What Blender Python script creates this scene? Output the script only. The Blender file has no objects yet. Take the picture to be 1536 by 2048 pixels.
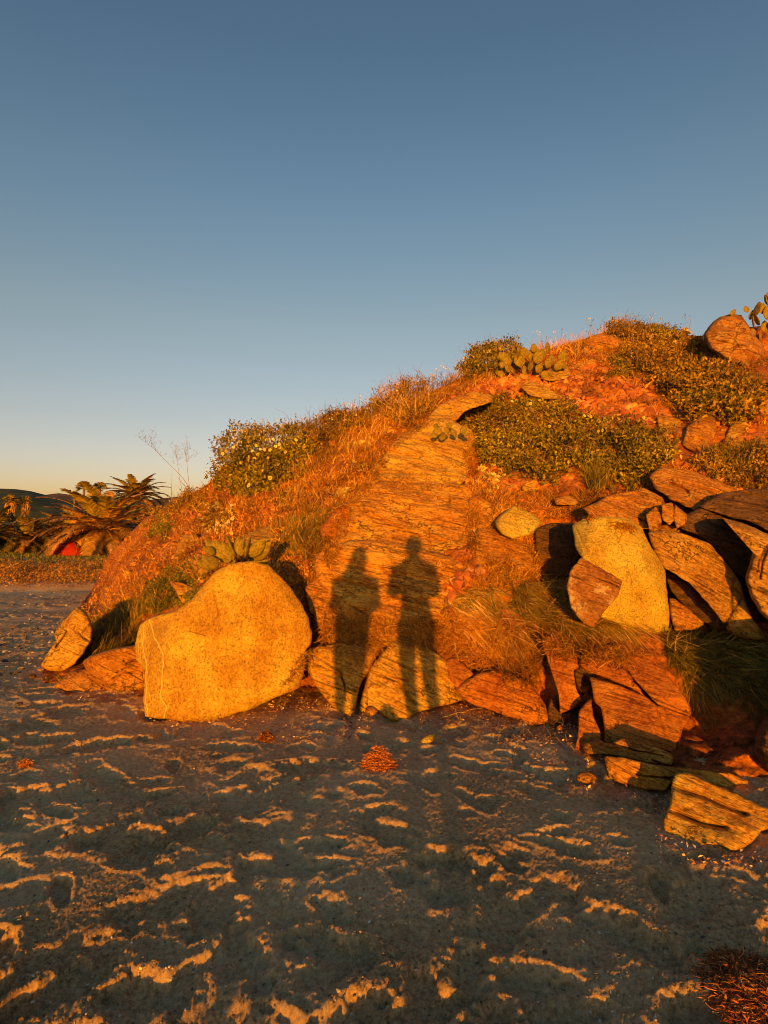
import bpy, math, random
import numpy as np
from mathutils import Vector, Matrix
R_ = math.radians
rng = np.random.default_rng(7)
random.seed(7)
col = bpy.context.scene.collection
scene = bpy.context.scene

# ------------------------------------------------------------------ camera
F = 1200.0; CH = 1.5; HY = 1062.0          # focal in photo px, eye height, horizon row
PIT = math.atan((HY - 1024) / F)
cam = bpy.data.cameras.new('camera'); camo = bpy.data.objects.new('camera', cam); col.objects.link(camo)
cam.sensor_fit = 'VERTICAL'; cam.sensor_height = 24.0; cam.lens = 24.0 * F / 2048
cam.clip_start = 0.05; cam.clip_end = 5000
camo.location = (0, 0, CH); camo.rotation_euler = (math.pi / 2 + PIT, 0, 0)
scene.camera = camo
scene.cycles.filter_width = 1.0; scene.cycles.pixel_filter_type = 'BLACKMAN_HARRIS'
scene.render.resolution_x = 768; scene.render.resolution_y = 1024

# ------------------------------------------------------------------ sky, sun, exposure
AX, AY = 830.0, 1117.0                      # where the camera's own shadow falls
L = Vector(((AX - 768) / F, 1.0, -(AY - HY) / F)).normalized()
SUN_EL = math.asin(-L.z); SUN_ROT = math.atan2(-L.x, -L.y)
w = bpy.data.worlds.new('World'); scene.world = w; w.use_nodes = True
nt = w.node_tree; nt.nodes.clear()
sky = nt.nodes.new('ShaderNodeTexSky'); sky.sky_type = 'NISHITA'; sky.sun_disc = False
sky.sun_elevation = SUN_EL; sky.sun_rotation = SUN_ROT; sky.air_density = 1.0; sky.dust_density = 1.0; sky.ozone_density = 1.0
SKY_STR = 0.134
bg = nt.nodes.new('ShaderNodeBackground'); wo = nt.nodes.new('ShaderNodeOutputWorld')
bg.inputs[1].default_value = SKY_STR
# clear evening air: a little bluer overhead, warmer low down; tint on the unseen sky behind the camera is added to set fill light
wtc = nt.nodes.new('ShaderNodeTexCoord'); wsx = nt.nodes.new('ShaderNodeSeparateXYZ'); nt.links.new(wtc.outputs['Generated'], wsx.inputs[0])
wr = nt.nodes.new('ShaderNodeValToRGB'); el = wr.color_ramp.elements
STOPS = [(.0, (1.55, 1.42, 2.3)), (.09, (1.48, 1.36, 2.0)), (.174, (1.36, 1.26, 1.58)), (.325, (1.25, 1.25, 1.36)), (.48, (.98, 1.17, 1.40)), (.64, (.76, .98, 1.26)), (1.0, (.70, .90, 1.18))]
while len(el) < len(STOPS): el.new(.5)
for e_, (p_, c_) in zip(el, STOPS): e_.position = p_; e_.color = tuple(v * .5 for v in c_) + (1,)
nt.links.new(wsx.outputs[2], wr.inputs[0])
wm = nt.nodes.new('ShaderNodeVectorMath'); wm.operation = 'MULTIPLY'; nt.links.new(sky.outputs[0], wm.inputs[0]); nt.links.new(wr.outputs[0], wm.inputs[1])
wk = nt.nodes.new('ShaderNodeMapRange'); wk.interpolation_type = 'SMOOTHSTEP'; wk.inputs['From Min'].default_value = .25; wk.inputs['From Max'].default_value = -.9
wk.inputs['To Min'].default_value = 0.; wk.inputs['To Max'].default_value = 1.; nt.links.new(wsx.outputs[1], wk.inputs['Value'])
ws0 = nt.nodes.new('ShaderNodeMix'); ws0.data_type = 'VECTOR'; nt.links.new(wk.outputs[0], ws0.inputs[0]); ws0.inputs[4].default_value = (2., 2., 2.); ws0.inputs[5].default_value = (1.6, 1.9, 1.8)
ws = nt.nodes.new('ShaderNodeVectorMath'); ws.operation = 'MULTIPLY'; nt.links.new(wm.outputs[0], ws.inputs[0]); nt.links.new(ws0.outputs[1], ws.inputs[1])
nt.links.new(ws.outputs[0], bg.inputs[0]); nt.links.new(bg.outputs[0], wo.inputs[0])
sl = bpy.data.lights.new('sun', 'SUN'); sl.energy = 5.0; sl.angle = R_(0.5); sl.color = (1.0, 0.38, 0.0)
so = bpy.data.objects.new('sun', sl); col.objects.link(so); so.location = (-1, -20, 5)
so.rotation_euler = L.to_track_quat('-Z', 'Y').to_euler()
scene.view_settings.view_transform = 'Standard'; scene.view_settings.look = 'None'
scene.view_settings.exposure = 0.52; scene.view_settings.gamma = 1.0

# ------------------------------------------------------------------ maths helpers
ca, sa = math.cos(PIT), math.sin(PIT)
def P(px, py, d):
    px = np.asarray(px, float); py = np.asarray(py, float); d = np.asarray(d, float)
    x = (px - 768) / F; u = (1024 - py) / F
    return np.stack(np.broadcast_arrays(d * x, d * (ca - u * sa), CH + d * (sa + u * ca)), -1)
def gd(py):                                  # view depth of flat ground at a photo row
    u = (1024 - np.asarray(py, float)) / F
    return CH / np.maximum(-(sa + u * ca), 1e-4)

_perm = rng.permutation(256); _perm = np.concatenate([_perm, _perm, _perm])
_g = rng.normal(size=(256, 3)); _g /= np.linalg.norm(_g, axis=1)[:, None]
def noise(p):
    p = np.asarray(p, float); i = np.floor(p).astype(np.int64); f = p - i; i &= 255
    u = f * f * f * (f * (f * 6 - 15) + 10)
    def gr(dx, dy, dz):
        h = _perm[_perm[_perm[(i[..., 0] + dx) & 255] + ((i[..., 1] + dy) & 255)] + ((i[..., 2] + dz) & 255)] & 255
        g = _g[h]
        return g[..., 0] * (f[..., 0] - dx) + g[..., 1] * (f[..., 1] - dy) + g[..., 2] * (f[..., 2] - dz)
    def lp(a, b, t): return a + (b - a) * t
    x0 = lp(gr(0,0,0), gr(1,0,0), u[..., 0]); x1 = lp(gr(0,1,0), gr(1,1,0), u[..., 0])
    x2 = lp(gr(0,0,1), gr(1,0,1), u[..., 0]); x3 = lp(gr(0,1,1), gr(1,1,1), u[..., 0])
    return 1.5 * lp(lp(x0, x1, u[..., 1]), lp(x2, x3, u[..., 1]), u[..., 2])
def fbm(p, oct=4, gain=.5):
    s = 0; a = 1; p = np.asarray(p, float)
    for k in range(oct):
        s = s + a * noise(p * (2.03 ** k) + 17.3 * k); a *= gain
    return s
def sst(a, b, x):
    t = np.clip((x - a) / (b - a), 0, 1); return t * t * (3 - 2 * t)

def inpoly(poly, x, y):
    poly = np.asarray(poly, float); c = np.zeros(np.shape(x), bool); n = len(poly)
    for k in range(n):
        x0, y0 = poly[k]; x1, y1 = poly[(k + 1) % n]
        if y0 == y1: continue
        cond = ((y0 > y) != (y1 > y)) & (x < (x1 - x0) * (y - y0) / (y1 - y0) + x0)
        c ^= cond
    return c
def edist(poly, x, y, closed=True):
    poly = np.asarray(poly, float); n = len(poly); best = np.full(np.shape(x), 1e9)
    for k in range(n if closed else n - 1):
        a = poly[k]; b = poly[(k + 1) % n]; ab = b - a; q = max(ab @ ab, 1e-9)
        t = np.clip(((x - a[0]) * ab[0] + (y - a[1]) * ab[1]) / q, 0, 1)
        best = np.minimum(best, np.hypot(x - a[0] - t * ab[0], y - a[1] - t * ab[1]))
    return best
def sample_poly(poly, n):
    poly = np.asarray(poly, float); lo = poly.min(0); hi = poly.max(0); out = np.zeros((0, 2))
    while len(out) < n:
        q = rng.uniform(lo, hi, size=(n * 2, 2)); q = q[inpoly(poly, q[:, 0], q[:, 1])]
        out = np.concatenate([out, q])
    return out[:n]

# ------------------------------------------------------------------ object helpers
def tag(o, label=None, cat=None, group=None, kind=None):
    if label: o['label'] = label
    if cat: o['category'] = cat
    if group: o['group'] = group
    if kind: o['kind'] = kind
    return o
def mesh(name, V, Fc, mat=None, smooth=True, center=True):
    V = np.asarray(V, float).reshape(-1, 3)
    loc = np.zeros(3)
    if center and len(V):
        loc = np.array([(V[:, 0].min() + V[:, 0].max()) / 2, (V[:, 1].min() + V[:, 1].max()) / 2, V[:, 2].min()])
    me = bpy.data.meshes.new(name)
    if isinstance(Fc, np.ndarray): Fc = [Fc]
    tot = []; loops = []
    for fa in Fc:
        fa = np.asarray(fa)
        if len(fa) == 0: continue
        tot.append(np.full(len(fa), fa.shape[1])); loops.append(fa.ravel())
    tot = np.concatenate(tot); loops = np.concatenate(loops).astype(np.int32)
    st = np.concatenate([[0], np.cumsum(tot)[:-1]]).astype(np.int32)
    me.vertices.add(len(V)); me.vertices.foreach_set('co', (V - loc).astype(np.float32).ravel())
    me.loops.add(len(loops)); me.loops.foreach_set('vertex_index', loops)
    me.polygons.add(len(tot)); me.polygons.foreach_set('loop_start', st); me.polygons.foreach_set('loop_total', tot.astype(np.int32))
    me.polygons.foreach_set('use_smooth', np.full(len(tot), smooth))
    me.update(calc_edges=True)
    if mat: me.materials.append(mat)
    return me, Vector(loc)
def mobj(name, V, Fc, mat=None, parent=None, smooth=True):
    me, loc = mesh(name, V, Fc, mat, smooth)
    o = bpy.data.objects.new(name, me); col.objects.link(o); o.location = loc
    if parent:
        o.parent = parent; o.location = parent.matrix_basis.inverted() @ loc
    return o
def empty(name, loc):
    o = bpy.data.objects.new(name, None); col.objects.link(o); o.location = Vector(loc); o.empty_display_size = .1
    return o
def grid_faces(r, c, wrap=False):
    i = np.arange(r - 1)[:, None]; j = np.arange(c if wrap else c - 1)[None, :]
    j2 = (j + 1) % c
    a = i * c + j; b = i * c + j2; d = (i + 1) * c + j; e = (i + 1) * c + j2
    return np.stack([a, b, e, d], -1).reshape(-1, 4)
class MB:                                    # collects pieces into ONE mesh
    def __init__(s): s.V = []; s.Q = []; s.T = []; s.n = 0
    def add(s, V, Q=None, T=None):
        V = np.asarray(V, float).reshape(-1, 3)
        if Q is not None and len(Q): s.Q.append(np.asarray(Q) + s.n)
        if T is not None and len(T): s.T.append(np.asarray(T) + s.n)
        s.V.append(V); s.n += len(V)
    def build(s, name, mat, parent=None, smooth=True):
        Fc = []
        if s.Q: Fc.append(np.concatenate(s.Q))
        if s.T: Fc.append(np.concatenate(s.T))
        return mobj(name, np.concatenate(s.V), Fc, mat, parent, smooth)
def tube(pts, rad, k=6):
    pts = np.asarray(pts, float); n = len(pts); rad = np.broadcast_to(np.asarray(rad, float), (n,))
    t = np.gradient(pts, axis=0); t /= np.linalg.norm(t, axis=1)[:, None] + 1e-9
    ref = np.where(np.abs(t[:, 2:3]) > .9, np.array([[1., 0, 0]]), np.array([[0, 0, 1.]]))
    a = np.cross(t, ref); a /= np.linalg.norm(a, axis=1)[:, None] + 1e-9; b = np.cross(t, a)
    th = np.linspace(0, 2 * np.pi, k, endpoint=False)
    V = pts[:, None] + rad[:, None, None] * (np.cos(th)[None, :, None] * a[:, None] + np.sin(th)[None, :, None] * b[:, None])
    V = V.reshape(-1, 3); Q = grid_faces(n, k, True)
    V = np.concatenate([V, pts[:1], pts[-1:]]); i = np.arange(k)
    T = np.concatenate([np.stack([np.full(k, n * k), i, (i + 1) % k], 1), np.stack([np.full(k, n * k + 1), (n - 1) * k + (i + 1) % k, (n - 1) * k + i], 1)])
    return V, Q, T
def unit(v): return v / (np.linalg.norm(v, axis=-1, keepdims=True) + 1e-9)
def blades(base, dirv, length, width, bend, side=None, seg=3):
    """thin tapering strips; bend = vector added quadratically"""
    n = len(base); base = np.asarray(base); dirv = unit(dirv)
    if side is None: side = unit(np.cross(dirv, rng.normal(size=(n, 3))))
    t = np.linspace(0, 1, seg + 1); V = []
    for k, tt in enumerate(t):
        c = base + dirv * (length * tt)[:, None] + bend * (length * tt * tt)[:, None]
        wd = width * (1 - tt ** 1.5 * .92) / 2
        V += [c - side * wd[:, None], c + side * wd[:, None]]
    V = np.stack(V, 1)                       # n, 2(seg+1), 3
    m = 2 * (seg + 1); off = (np.arange(n) * m)[:, None, None]
    q = np.array([[2 * k, 2 * k + 1, 2 * k + 3, 2 * k + 2] for k in range(seg)])[None]
    return V.reshape(-1, 3), (q + off).reshape(-1, 4)
def leaves(pos, ax, nrm, length, width, fold=.25):
    """pointed leaf: 2 triangles pairs folded on the midrib (4 tris)"""
    n = len(pos); ax = unit(ax); sd = unit(np.cross(ax, nrm)); up = np.cross(sd, ax)
    l = length[:, None]; wd = width[:, None]
    p0 = pos; p1 = pos + ax * l * .5 + up * wd * .12; p2 = pos + ax * l - up * wd * .2
    s1 = pos + ax * l * .45 + sd * wd * .5 + up * wd * fold; s2 = pos + ax * l * .45 - sd * wd * .5 + up * wd * fold
    V = np.stack([p0, s1, p2, s2, p1], 1); off = (np.arange(n) * 5)[:, None, None]
    t = np.array([[0, 1, 4], [1, 2, 4], [2, 3, 4], [3, 0, 4]])[None]
    return V.reshape(-1, 3), (t + off).reshape(-1, 3)

# ------------------------------------------------------------------ materials
def new_mat(name):
    m = bpy.data.materials.new(name); m.use_nodes = True; t = m.node_tree
    b = t.nodes['Principled BSDF']; b.inputs['Roughness'].default_value = .9
    b.inputs['Specular IOR Level'].default_value = .15
    return m, t, b
def N(t, typ, **kw):
    n = t.nodes.new(typ)
    for k, v in kw.items():
        if k in n.inputs: n.inputs[k].default_value = v
        else: setattr(n, k, v)
    return n
def ramp(t, stops):
    r = t.nodes.new('ShaderNodeValToRGB'); e = r.color_ramp.elements
    while len(e) < len(stops): e.new(.5)
    for el, (p, c) in zip(e, stops): el.position = p; el.color = (*c, 1)
    return r
def mix(t, a, b, fac, mode='MIX'):
    m = t.nodes.new('ShaderNodeMix'); m.data_type = 'RGBA'; m.blend_type = mode
    for s, v in ((6, a), (7, b), (0, fac)):
        if isinstance(v, (int, float)): m.inputs[s].default_value = v
        elif isinstance(v, tuple): m.inputs[s].default_value = (*v, 1)
        else: t.links.new(v, m.inputs[s])
    return m.outputs[2]
def rock_mat(name, c_lo, c_mid, c_hi, strata=25.0, sstr=1.0, vein=None, speck=.5, bump=.5, lichen=None, ck=.85):
    m, t, b = new_mat(name); lk = t.links
    tc = N(t, 'ShaderNodeTexCoord')
    mp = N(t, 'ShaderNodeMapping'); mp.inputs['Rotation'].default_value = (R_(12), R_(-strata), R_(8)); lk.new(tc.outputs['Object'], mp.inputs[0])
    oi = N(t, 'ShaderNodeObjectInfo'); ra = N(t, 'ShaderNodeMapRange'); lk.new(oi.outputs['Random'], ra.inputs['Value']); ra.inputs['To Min'].default_value = R_(-strata - 8); ra.inputs['To Max'].default_value = R_(-strata + 8)
    cx = N(t, 'ShaderNodeCombineXYZ'); cx.inputs[0].default_value = R_(12); cx.inputs[2].default_value = R_(8); lk.new(ra.outputs[0], cx.inputs[1]); lk.new(cx.outputs[0], mp.inputs['Rotation'])
    lo = N(t, 'ShaderNodeMath', operation='MULTIPLY'); lo.inputs[1].default_value = 40.; lk.new(oi.outputs['Random'], lo.inputs[0]); lk.new(lo.outputs[0], mp.inputs['Location'])
    mp2 = N(t, 'ShaderNodeMapping'); mp2.inputs['Scale'].default_value = (2.6, 3.0, 22.0); lk.new(mp.outputs[0], mp2.inputs[0])
    st = N(t, 'ShaderNodeTexNoise', Scale=2.2, Detail=9.0, Roughness=.72, Distortion=.25); lk.new(mp2.outputs[0], st.inputs[0])
    bl = N(t, 'ShaderNodeTexNoise', Scale=2.6, Detail=8.0, Roughness=.62); lk.new(tc.outputs['Object'], bl.inputs[0])
    fi = N(t, 'ShaderNodeTexNoise', Scale=38.0, Detail=6.0, Roughness=.7); lk.new(tc.outputs['Object'], fi.inputs[0])
    me_ = mix(t, bl.outputs[0], st.outputs[0], .42 * sstr)
    me2 = mix(t, me_, fi.outputs[0], .38)
    r = ramp(t, [(.40, c_lo), (.5, c_mid), (.60, c_hi)]); lk.new(me2, r.inputs[0])
    c = r.outputs[0]
    # dark flecks and hairline cracks of the stone itself
    vo = N(t, 'ShaderNodeTexNoise', Scale=75.0, Detail=3.0, Roughness=.6); lk.new(mp2.outputs[0] if sstr > .6 else tc.outputs['Object'], vo.inputs[0])
    if sstr > .6: vo.inputs['Scale'].default_value = 9.0; vo.inputs['Detail'].default_value = 8.0
    rs = ramp(t, [(.38, (1, 1, 1)), (.45, (0, 0, 0))]); lk.new(vo.outputs[0], rs.inputs[0])
    mu = N(t, 'ShaderNodeMath', operation='MULTIPLY'); mu.inputs[1].default_value = speck; lk.new(rs.outputs[0], mu.inputs[0])
    c = mix(t, c, tuple(x * .28 for x in c_lo), mu.outputs[0])
    hx = None
    if sstr > .6:
        mp3 = N(t, 'ShaderNodeMapping'); mp3.inputs['Scale'].default_value = (1.3, 1.6, 24.0); lk.new(mp.outputs[0], mp3.inputs[0])
        tl = N(t, 'ShaderNodeTexNoise', Scale=1.7, Detail=7.0, Roughness=.68, Distortion=.5); lk.new(mp3.outputs[0], tl.inputs[0])
        tr = ramp(t, [(.36, (1, 1, 1)), (.42, (0, 0, 0))]); lk.new(tl.outputs[0], tr.inputs[0]); hx = tr.outputs[0]
        tm = N(t, 'ShaderNodeMath', operation='MULTIPLY'); tm.inputs[1].default_value = .45; lk.new(hx, tm.inputs[0])
        c = mix(t, c, tuple(x * .45 for x in c_lo), tm.outputs[0])
        tr2 = ramp(t, [(.60, (0, 0, 0)), (.66, (1, 1, 1))]); lk.new(tl.outputs[0], tr2.inputs[0])
        tm2 = N(t, 'ShaderNodeMath', operation='MULTIPLY'); tm2.inputs[1].default_value = .45; lk.new(tr2.outputs[0], tm2.inputs[0])
        c = mix(t, c, tuple(min(.85, x * 1.15) for x in c_hi), tm2.outputs[0])
    cr = N(t, 'ShaderNodeTexVoronoi', feature='DISTANCE_TO_EDGE', Scale=2.4)
    wp = N(t, 'ShaderNodeTexNoise', Scale=5.0, Detail=6.0, Roughness=.65); lk.new(tc.outputs['Object'], wp.inputs[0])
    ad = N(t, 'ShaderNodeVectorMath', operation='MULTIPLY_ADD'); lk.new(wp.outputs['Color'], ad.inputs[0]); ad.inputs[1].default_value = (.5, .5, .5); lk.new(mp.outputs[0], ad.inputs[2])
    lk.new(ad.outputs[0], cr.inputs[0])
    rc = ramp(t, [(.0, (1, 1, 1)), (.016, (0, 0, 0))]); lk.new(cr.outputs[0], rc.inputs[0])
    # break the cracks up so they do not form a closed net
    rb = ramp(t, [(.46, (0, 0, 0)), (.55, (1, 1, 1))]); lk.new(bl.outputs[0], rb.inputs[0])
    m2 = N(t, 'ShaderNodeMath', operation='MULTIPLY'); lk.new(rc.outputs[0], m2.inputs[0]); lk.new(rb.outputs[0], m2.inputs[1])
    m3 = N(t, 'ShaderNodeMath', operation='MULTIPLY'); m3.inputs[1].default_value = ck; lk.new(m2.outputs[0], m3.inputs[0])
    c = mix(t, c, tuple(x * .2 for x in c_lo), m3.outputs[0])
    if lichen:
        ln = N(t, 'ShaderNodeTexNoise', Scale=6.0, Detail=9.0, Roughness=.75); lk.new(tc.outputs['Object'], ln.inputs[0])
        lr = ramp(t, [(.56, (0, 0, 0)), (.62, (1, 1, 1))]); lk.new(ln.outputs[0], lr.inputs[0])
        c = mix(t, c, lichen, lr.outputs[0])
    if vein:
        vw = N(t, 'ShaderNodeTexWave', wave_type='BANDS', bands_direction='X', Scale=.55, Distortion=3.5, Detail=4.0); vw.inputs['Detail Scale'].default_value = 1.2
        lk.new(tc.outputs['Object'], vw.inputs[0])
        vr = ramp(t, [(.985, (0, 0, 0)), (.997, (1, 1, 1))]); lk.new(vw.outputs[0], vr.inputs[0])
        c = mix(t, c, vein, vr.outputs[0])
    lk.new(c, b.inputs['Base Color'])
    h = mix(t, st.outputs[0], fi.outputs[0], .42)
    h2 = mix(t, h, (0., 0., 0.), m3.outputs[0])
    if hx: h2 = mix(t, h2, (.1, .1, .1), hx)
    bp = N(t, 'ShaderNodeBump', Strength=min(1., bump * 1.3), Distance=.05); lk.new(h2, bp.inputs['Height']); lk.new(bp.outputs[0], b.inputs['Normal'])
    return m
def leaf_mat(name, c0, c1, c2=None, rough=.7, trans=.0):
    m, t, b = new_mat(name); g = N(t, 'ShaderNodeNewGeometry')
    r = ramp(t, [(0, c0), (.6, c1), (1, c2 or c1)]); t.links.new(g.outputs['Random Per Island'], r.inputs[0])
    ps = N(t, 'ShaderNodeTexNoise', Scale=1.6, Detail=6.0, Roughness=.6); t.links.new(g.outputs['Position'], ps.inputs[0])
    hs = N(t, 'ShaderNodeMath', operation='MULTIPLY_ADD'); hs.inputs[1].default_value = 3.0; hs.inputs[2].default_value = -.5; hs.use_clamp = False; t.links.new(ps.outputs[0], hs.inputs[0])
    cm = mix(t, r.outputs[0], hs.outputs[0], 1.0, 'MULTIPLY')
    t.links.new(cm, b.inputs['Base Color']); b.inputs['Roughness'].default_value = rough
    return m
def plain_mat(name, c0, c1, scale=30., rough=.85, bump=.2, detail=5.):
    m, t, b = new_mat(name); tc = N(t, 'ShaderNodeTexCoord')
    n = N(t, 'ShaderNodeTexNoise', Scale=scale, Detail=detail, Roughness=.65); t.links.new(tc.outputs['Object'], n.inputs[0])
    r = ramp(t, [(.35, c0), (.65, c1)]); t.links.new(n.outputs[0], r.inputs[0]); t.links.new(r.outputs[0], b.inputs['Base Color'])
    b.inputs['Roughness'].default_value = rough
    bp = N(t, 'ShaderNodeBump', Strength=bump, Distance=.01); t.links.new(n.outputs[0], bp.inputs['Height']); t.links.new(bp.outputs[0], b.inputs['Normal'])
    return m
M = {}
M['gold'] = rock_mat('golden boulder stone', (0.3, 0.125, 0.019), (0.5, 0.28, 0.038), (0.64, 0.45, 0.0759), 5, .25, None, .45, .6, None, .3)
M['goldvein'] = rock_mat('golden veined boulder stone', (0.40, 0.17, 0.019), (0.61, 0.34, 0.038), (0.78, 0.56, 0.08), 75, .3, None, .65, 1., None, .18)
M['bright'] = rock_mat('pale yellow stone', (0.40, 0.218, 0.035), (0.60, 0.41, 0.065), (0.74, 0.57, 0.11), 20, .3, None, .6, .8, None, .3)
M['layer'] = rock_mat('layered orange stone', (0.2, 0.0572, 0.0152), (0.52, 0.215, 0.038), (0.70, 0.42, 0.08), 22, 1.0, None, .8, 1.)
M['layer2'] = rock_mat('layered yellow stone', (0.24, 0.0832, 0.0228), (0.56, 0.29, 0.045), (0.74, 0.51, 0.10), 14, 1.0, None, .8, 1.)
M['red'] = rock_mat('red slab stone', (0.24, 0.0572, 0.0127), (0.50, 0.17, 0.030), (0.62, 0.27, 0.045), 22, .8, None, .6, .7)
M['steep'] = rock_mat('steeply layered brown stone', (0.18, 0.0624, 0.0253), (0.50, 0.25, 0.0506), (0.70, 0.45, 0.101), 38, 1.0, None, .8, .9)
M['brown'] = rock_mat('dark brown and shade-toned stone', (0.06, 0.0312, 0.019), (0.15, 0.078, 0.038), (0.26, 0.135, 0.0633), 20, .9, None, .6, .9)  # brown stone; in recesses and undersides this dark colour also paints the shade
M['lichen'] = rock_mat('lichen crusted stone', (0.22, 0.0728, 0.0253), (0.42, 0.177, 0.0443), (0.56, 0.312, 0.0759), 20, .8, None, .7, .9, (0.58, 0.395, 0.202))
M['crop'] = rock_mat('bright layered outcrop stone', (.34, .12, .02), (.66, .35, .05), (.80, .55, .11), 18, 1.0, None, .9, 1.)
M['crop2'] = rock_mat('orange layered outcrop stone', (.30, .09, .016), (.61, .27, .04), (.77, .47, .08), 20, 1.0, None, .9, 1.)
# soil of the hillside
def soil_mat():
    m, t, b = new_mat('hillside soil'); lk = t.links; tc = N(t, 'ShaderNodeTexCoord')
    a = N(t, 'ShaderNodeTexNoise', Scale=1.1, Detail=6.0, Roughness=.6); lk.new(tc.outputs['Object'], a.inputs[0])
    f = N(t, 'ShaderNodeTexNoise', Scale=22.0, Detail=7.0, Roughness=.75); lk.new(tc.outputs['Object'], f.inputs[0])
    me_ = mix(t, a.outputs[0], f.outputs[0], .55)
    r = ramp(t, [(.38, (.09, .030, .014)), (.47, (.33, .095, .025)), (.55, (.50, .18, .04)), (.62, (.64, .34, .08))]); lk.new(me_, r.inputs[0])
    lk.new(r.outputs[0], b.inputs['Base Color'])
    v = N(t, 'ShaderNodeTexVoronoi', Scale=16.0); lk.new(tc.outputs['Object'], v.inputs[0])
    h = mix(t, f.outputs[0], v.outputs[0], .4)
    bp = N(t, 'ShaderNodeBump', Strength=.9, Distance=.05); lk.new(h, bp.inputs['Height']); lk.new(bp.outputs[0], b.inputs['Normal'])
    return m
M['soil'] = soil_mat()
def sand_mat():
    m, t, b = new_mat('dark beach sand'); lk = t.links; tc = N(t, 'ShaderNodeTexCoord')
    a = N(t, 'ShaderNodeTexNoise', Scale=1.3, Detail=5.0); lk.new(tc.outputs['Object'], a.inputs[0])
    f = N(t, 'ShaderNodeTexNoise', Scale=120.0, Detail=6.0, Roughness=.85); lk.new(tc.outputs['Object'], f.inputs[0])
    f2 = N(t, 'ShaderNodeTexNoise', Scale=42.0, Detail=3.0, Roughness=.7); lk.new(tc.outputs['Object'], f2.inputs[0])
    me0 = mix(t, f.outputs[0], f2.outputs[0], .45); me_ = mix(t, a.outputs[0], me0, .75)
    r = ramp(t, [(.40, (.27, .155, .070)), (.5, (.70, .44, .205)), (.60, (.86, .63, .36))]); lk.new(me_, r.inputs[0])
    g = N(t, 'ShaderNodeTexVoronoi', Scale=95.0); lk.new(tc.outputs['Object'], g.inputs[0])
    gr = ramp(t, [(.10, (1, 1, 1)), (.16, (0, 0, 0))]); lk.new(g.outputs['Distance'], gr.inputs[0])
    sel = N(t, 'ShaderNodeSeparateColor'); lk.new(g.outputs['Color'], sel.inputs[0])
    gt = N(t, 'ShaderNodeMath', operation='GREATER_THAN'); gt.inputs[1].default_value = .86; lk.new(sel.outputs[0], gt.inputs[0])
    mm = N(t, 'ShaderNodeMath', operation='MULTIPLY'); lk.new(gt.outputs[0], mm.inputs[0]); lk.new(gr.outputs[0], mm.inputs[1])
    c = mix(t, r.outputs[0], (.55, .50, .42), mm.outputs[0]); lk.new(c, b.inputs['Base Color'])
    bp = N(t, 'ShaderNodeBump', Strength=1.0, Distance=.012); lk.new(f.outputs[0], bp.inputs['Height']); lk.new(bp.outputs[0], b.inputs['Normal'])
    return m
M['sand'] = sand_mat()
M['straw'] = leaf_mat('dry straw', (.26, .10, .02), (.48, .25, .06), (.68, .44, .16))
M['redstraw'] = leaf_mat('rust dry grass', (.18, .05, .010), (.44, .18, .028), (.62, .33, .06))
M['grass'] = leaf_mat('green grass', (.06, .045, .010), (.19, .15, .025), (.44, .30, .07))
M['leaf'] = leaf_mat('bush leaf', (.04, .030, .006), (.19, .145, .016), (.38, .28, .035))
M['leafr'] = leaf_mat('reddish bush leaf', (.05, .025, .006), (.23, .13, .016), (.42, .24, .035))
M['lush'] = leaf_mat('fresh green leaf', (.05, .05, .010), (.15, .14, .02), (.30, .26, .045))
M['succ'] = leaf_mat('pale succulent leaf', (.25, .14, .03), (.46, .32, .08), (.62, .48, .16))
M['petal'] = leaf_mat('yellow petal', (.72, .58, .10), (.80, .66, .16))
M['petalw'] = leaf_mat('cream petal', (.62, .46, .20), (.74, .60, .32))
M['disc'] = plain_mat('flower disc', (.40, .22, .03), (.55, .32, .05), 200)
M['twig'] = leaf_mat('bare twig', (.14, .08, .04), (.28, .17, .09), (.42, .28, .15))
M['cactus'] = plain_mat('cactus pad skin', (.10, .075, .012), (.30, .21, .03), 9, .6, .2)
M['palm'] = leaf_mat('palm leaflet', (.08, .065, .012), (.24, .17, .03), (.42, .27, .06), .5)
M['palm_dry_lit'] = leaf_mat('dry and sunlit-toned palm leaflet', (.26, .12, .025), (.50, .25, .05), (.66, .38, .10), .5)  # dead leaves, and fronds whose orange sunlight is put into the colour
M['bark'] = plain_mat('palm bark', (.10, .06, .035), (.30, .18, .09), 18, .95, .8)
M['tent'] = plain_mat('red tent cloth', (.30, .015, .008), (.40, .03, .012), 6, .6, .1)
M['weed'] = leaf_mat('dried seaweed', (.15, .035, .014), (.40, .12, .035), (.62, .30, .09))
M['litter'] = leaf_mat('bleached shell and wood chips', (.15, .05, .03), (.42, .20, .11), (.75, .60, .48))
M['wood'] = plain_mat('weathered driftwood', (.38, .24, .10), (.60, .42, .20), 40, .8, .4)
M['pebble'] = leaf_mat('beach pebble', (.08, .06, .05), (.25, .18, .12), (.60, .52, .42))
M['scree'] = leaf_mat('red scree', (.20, .05, .02), (.42, .14, .04), (.58, .27, .09))

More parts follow.
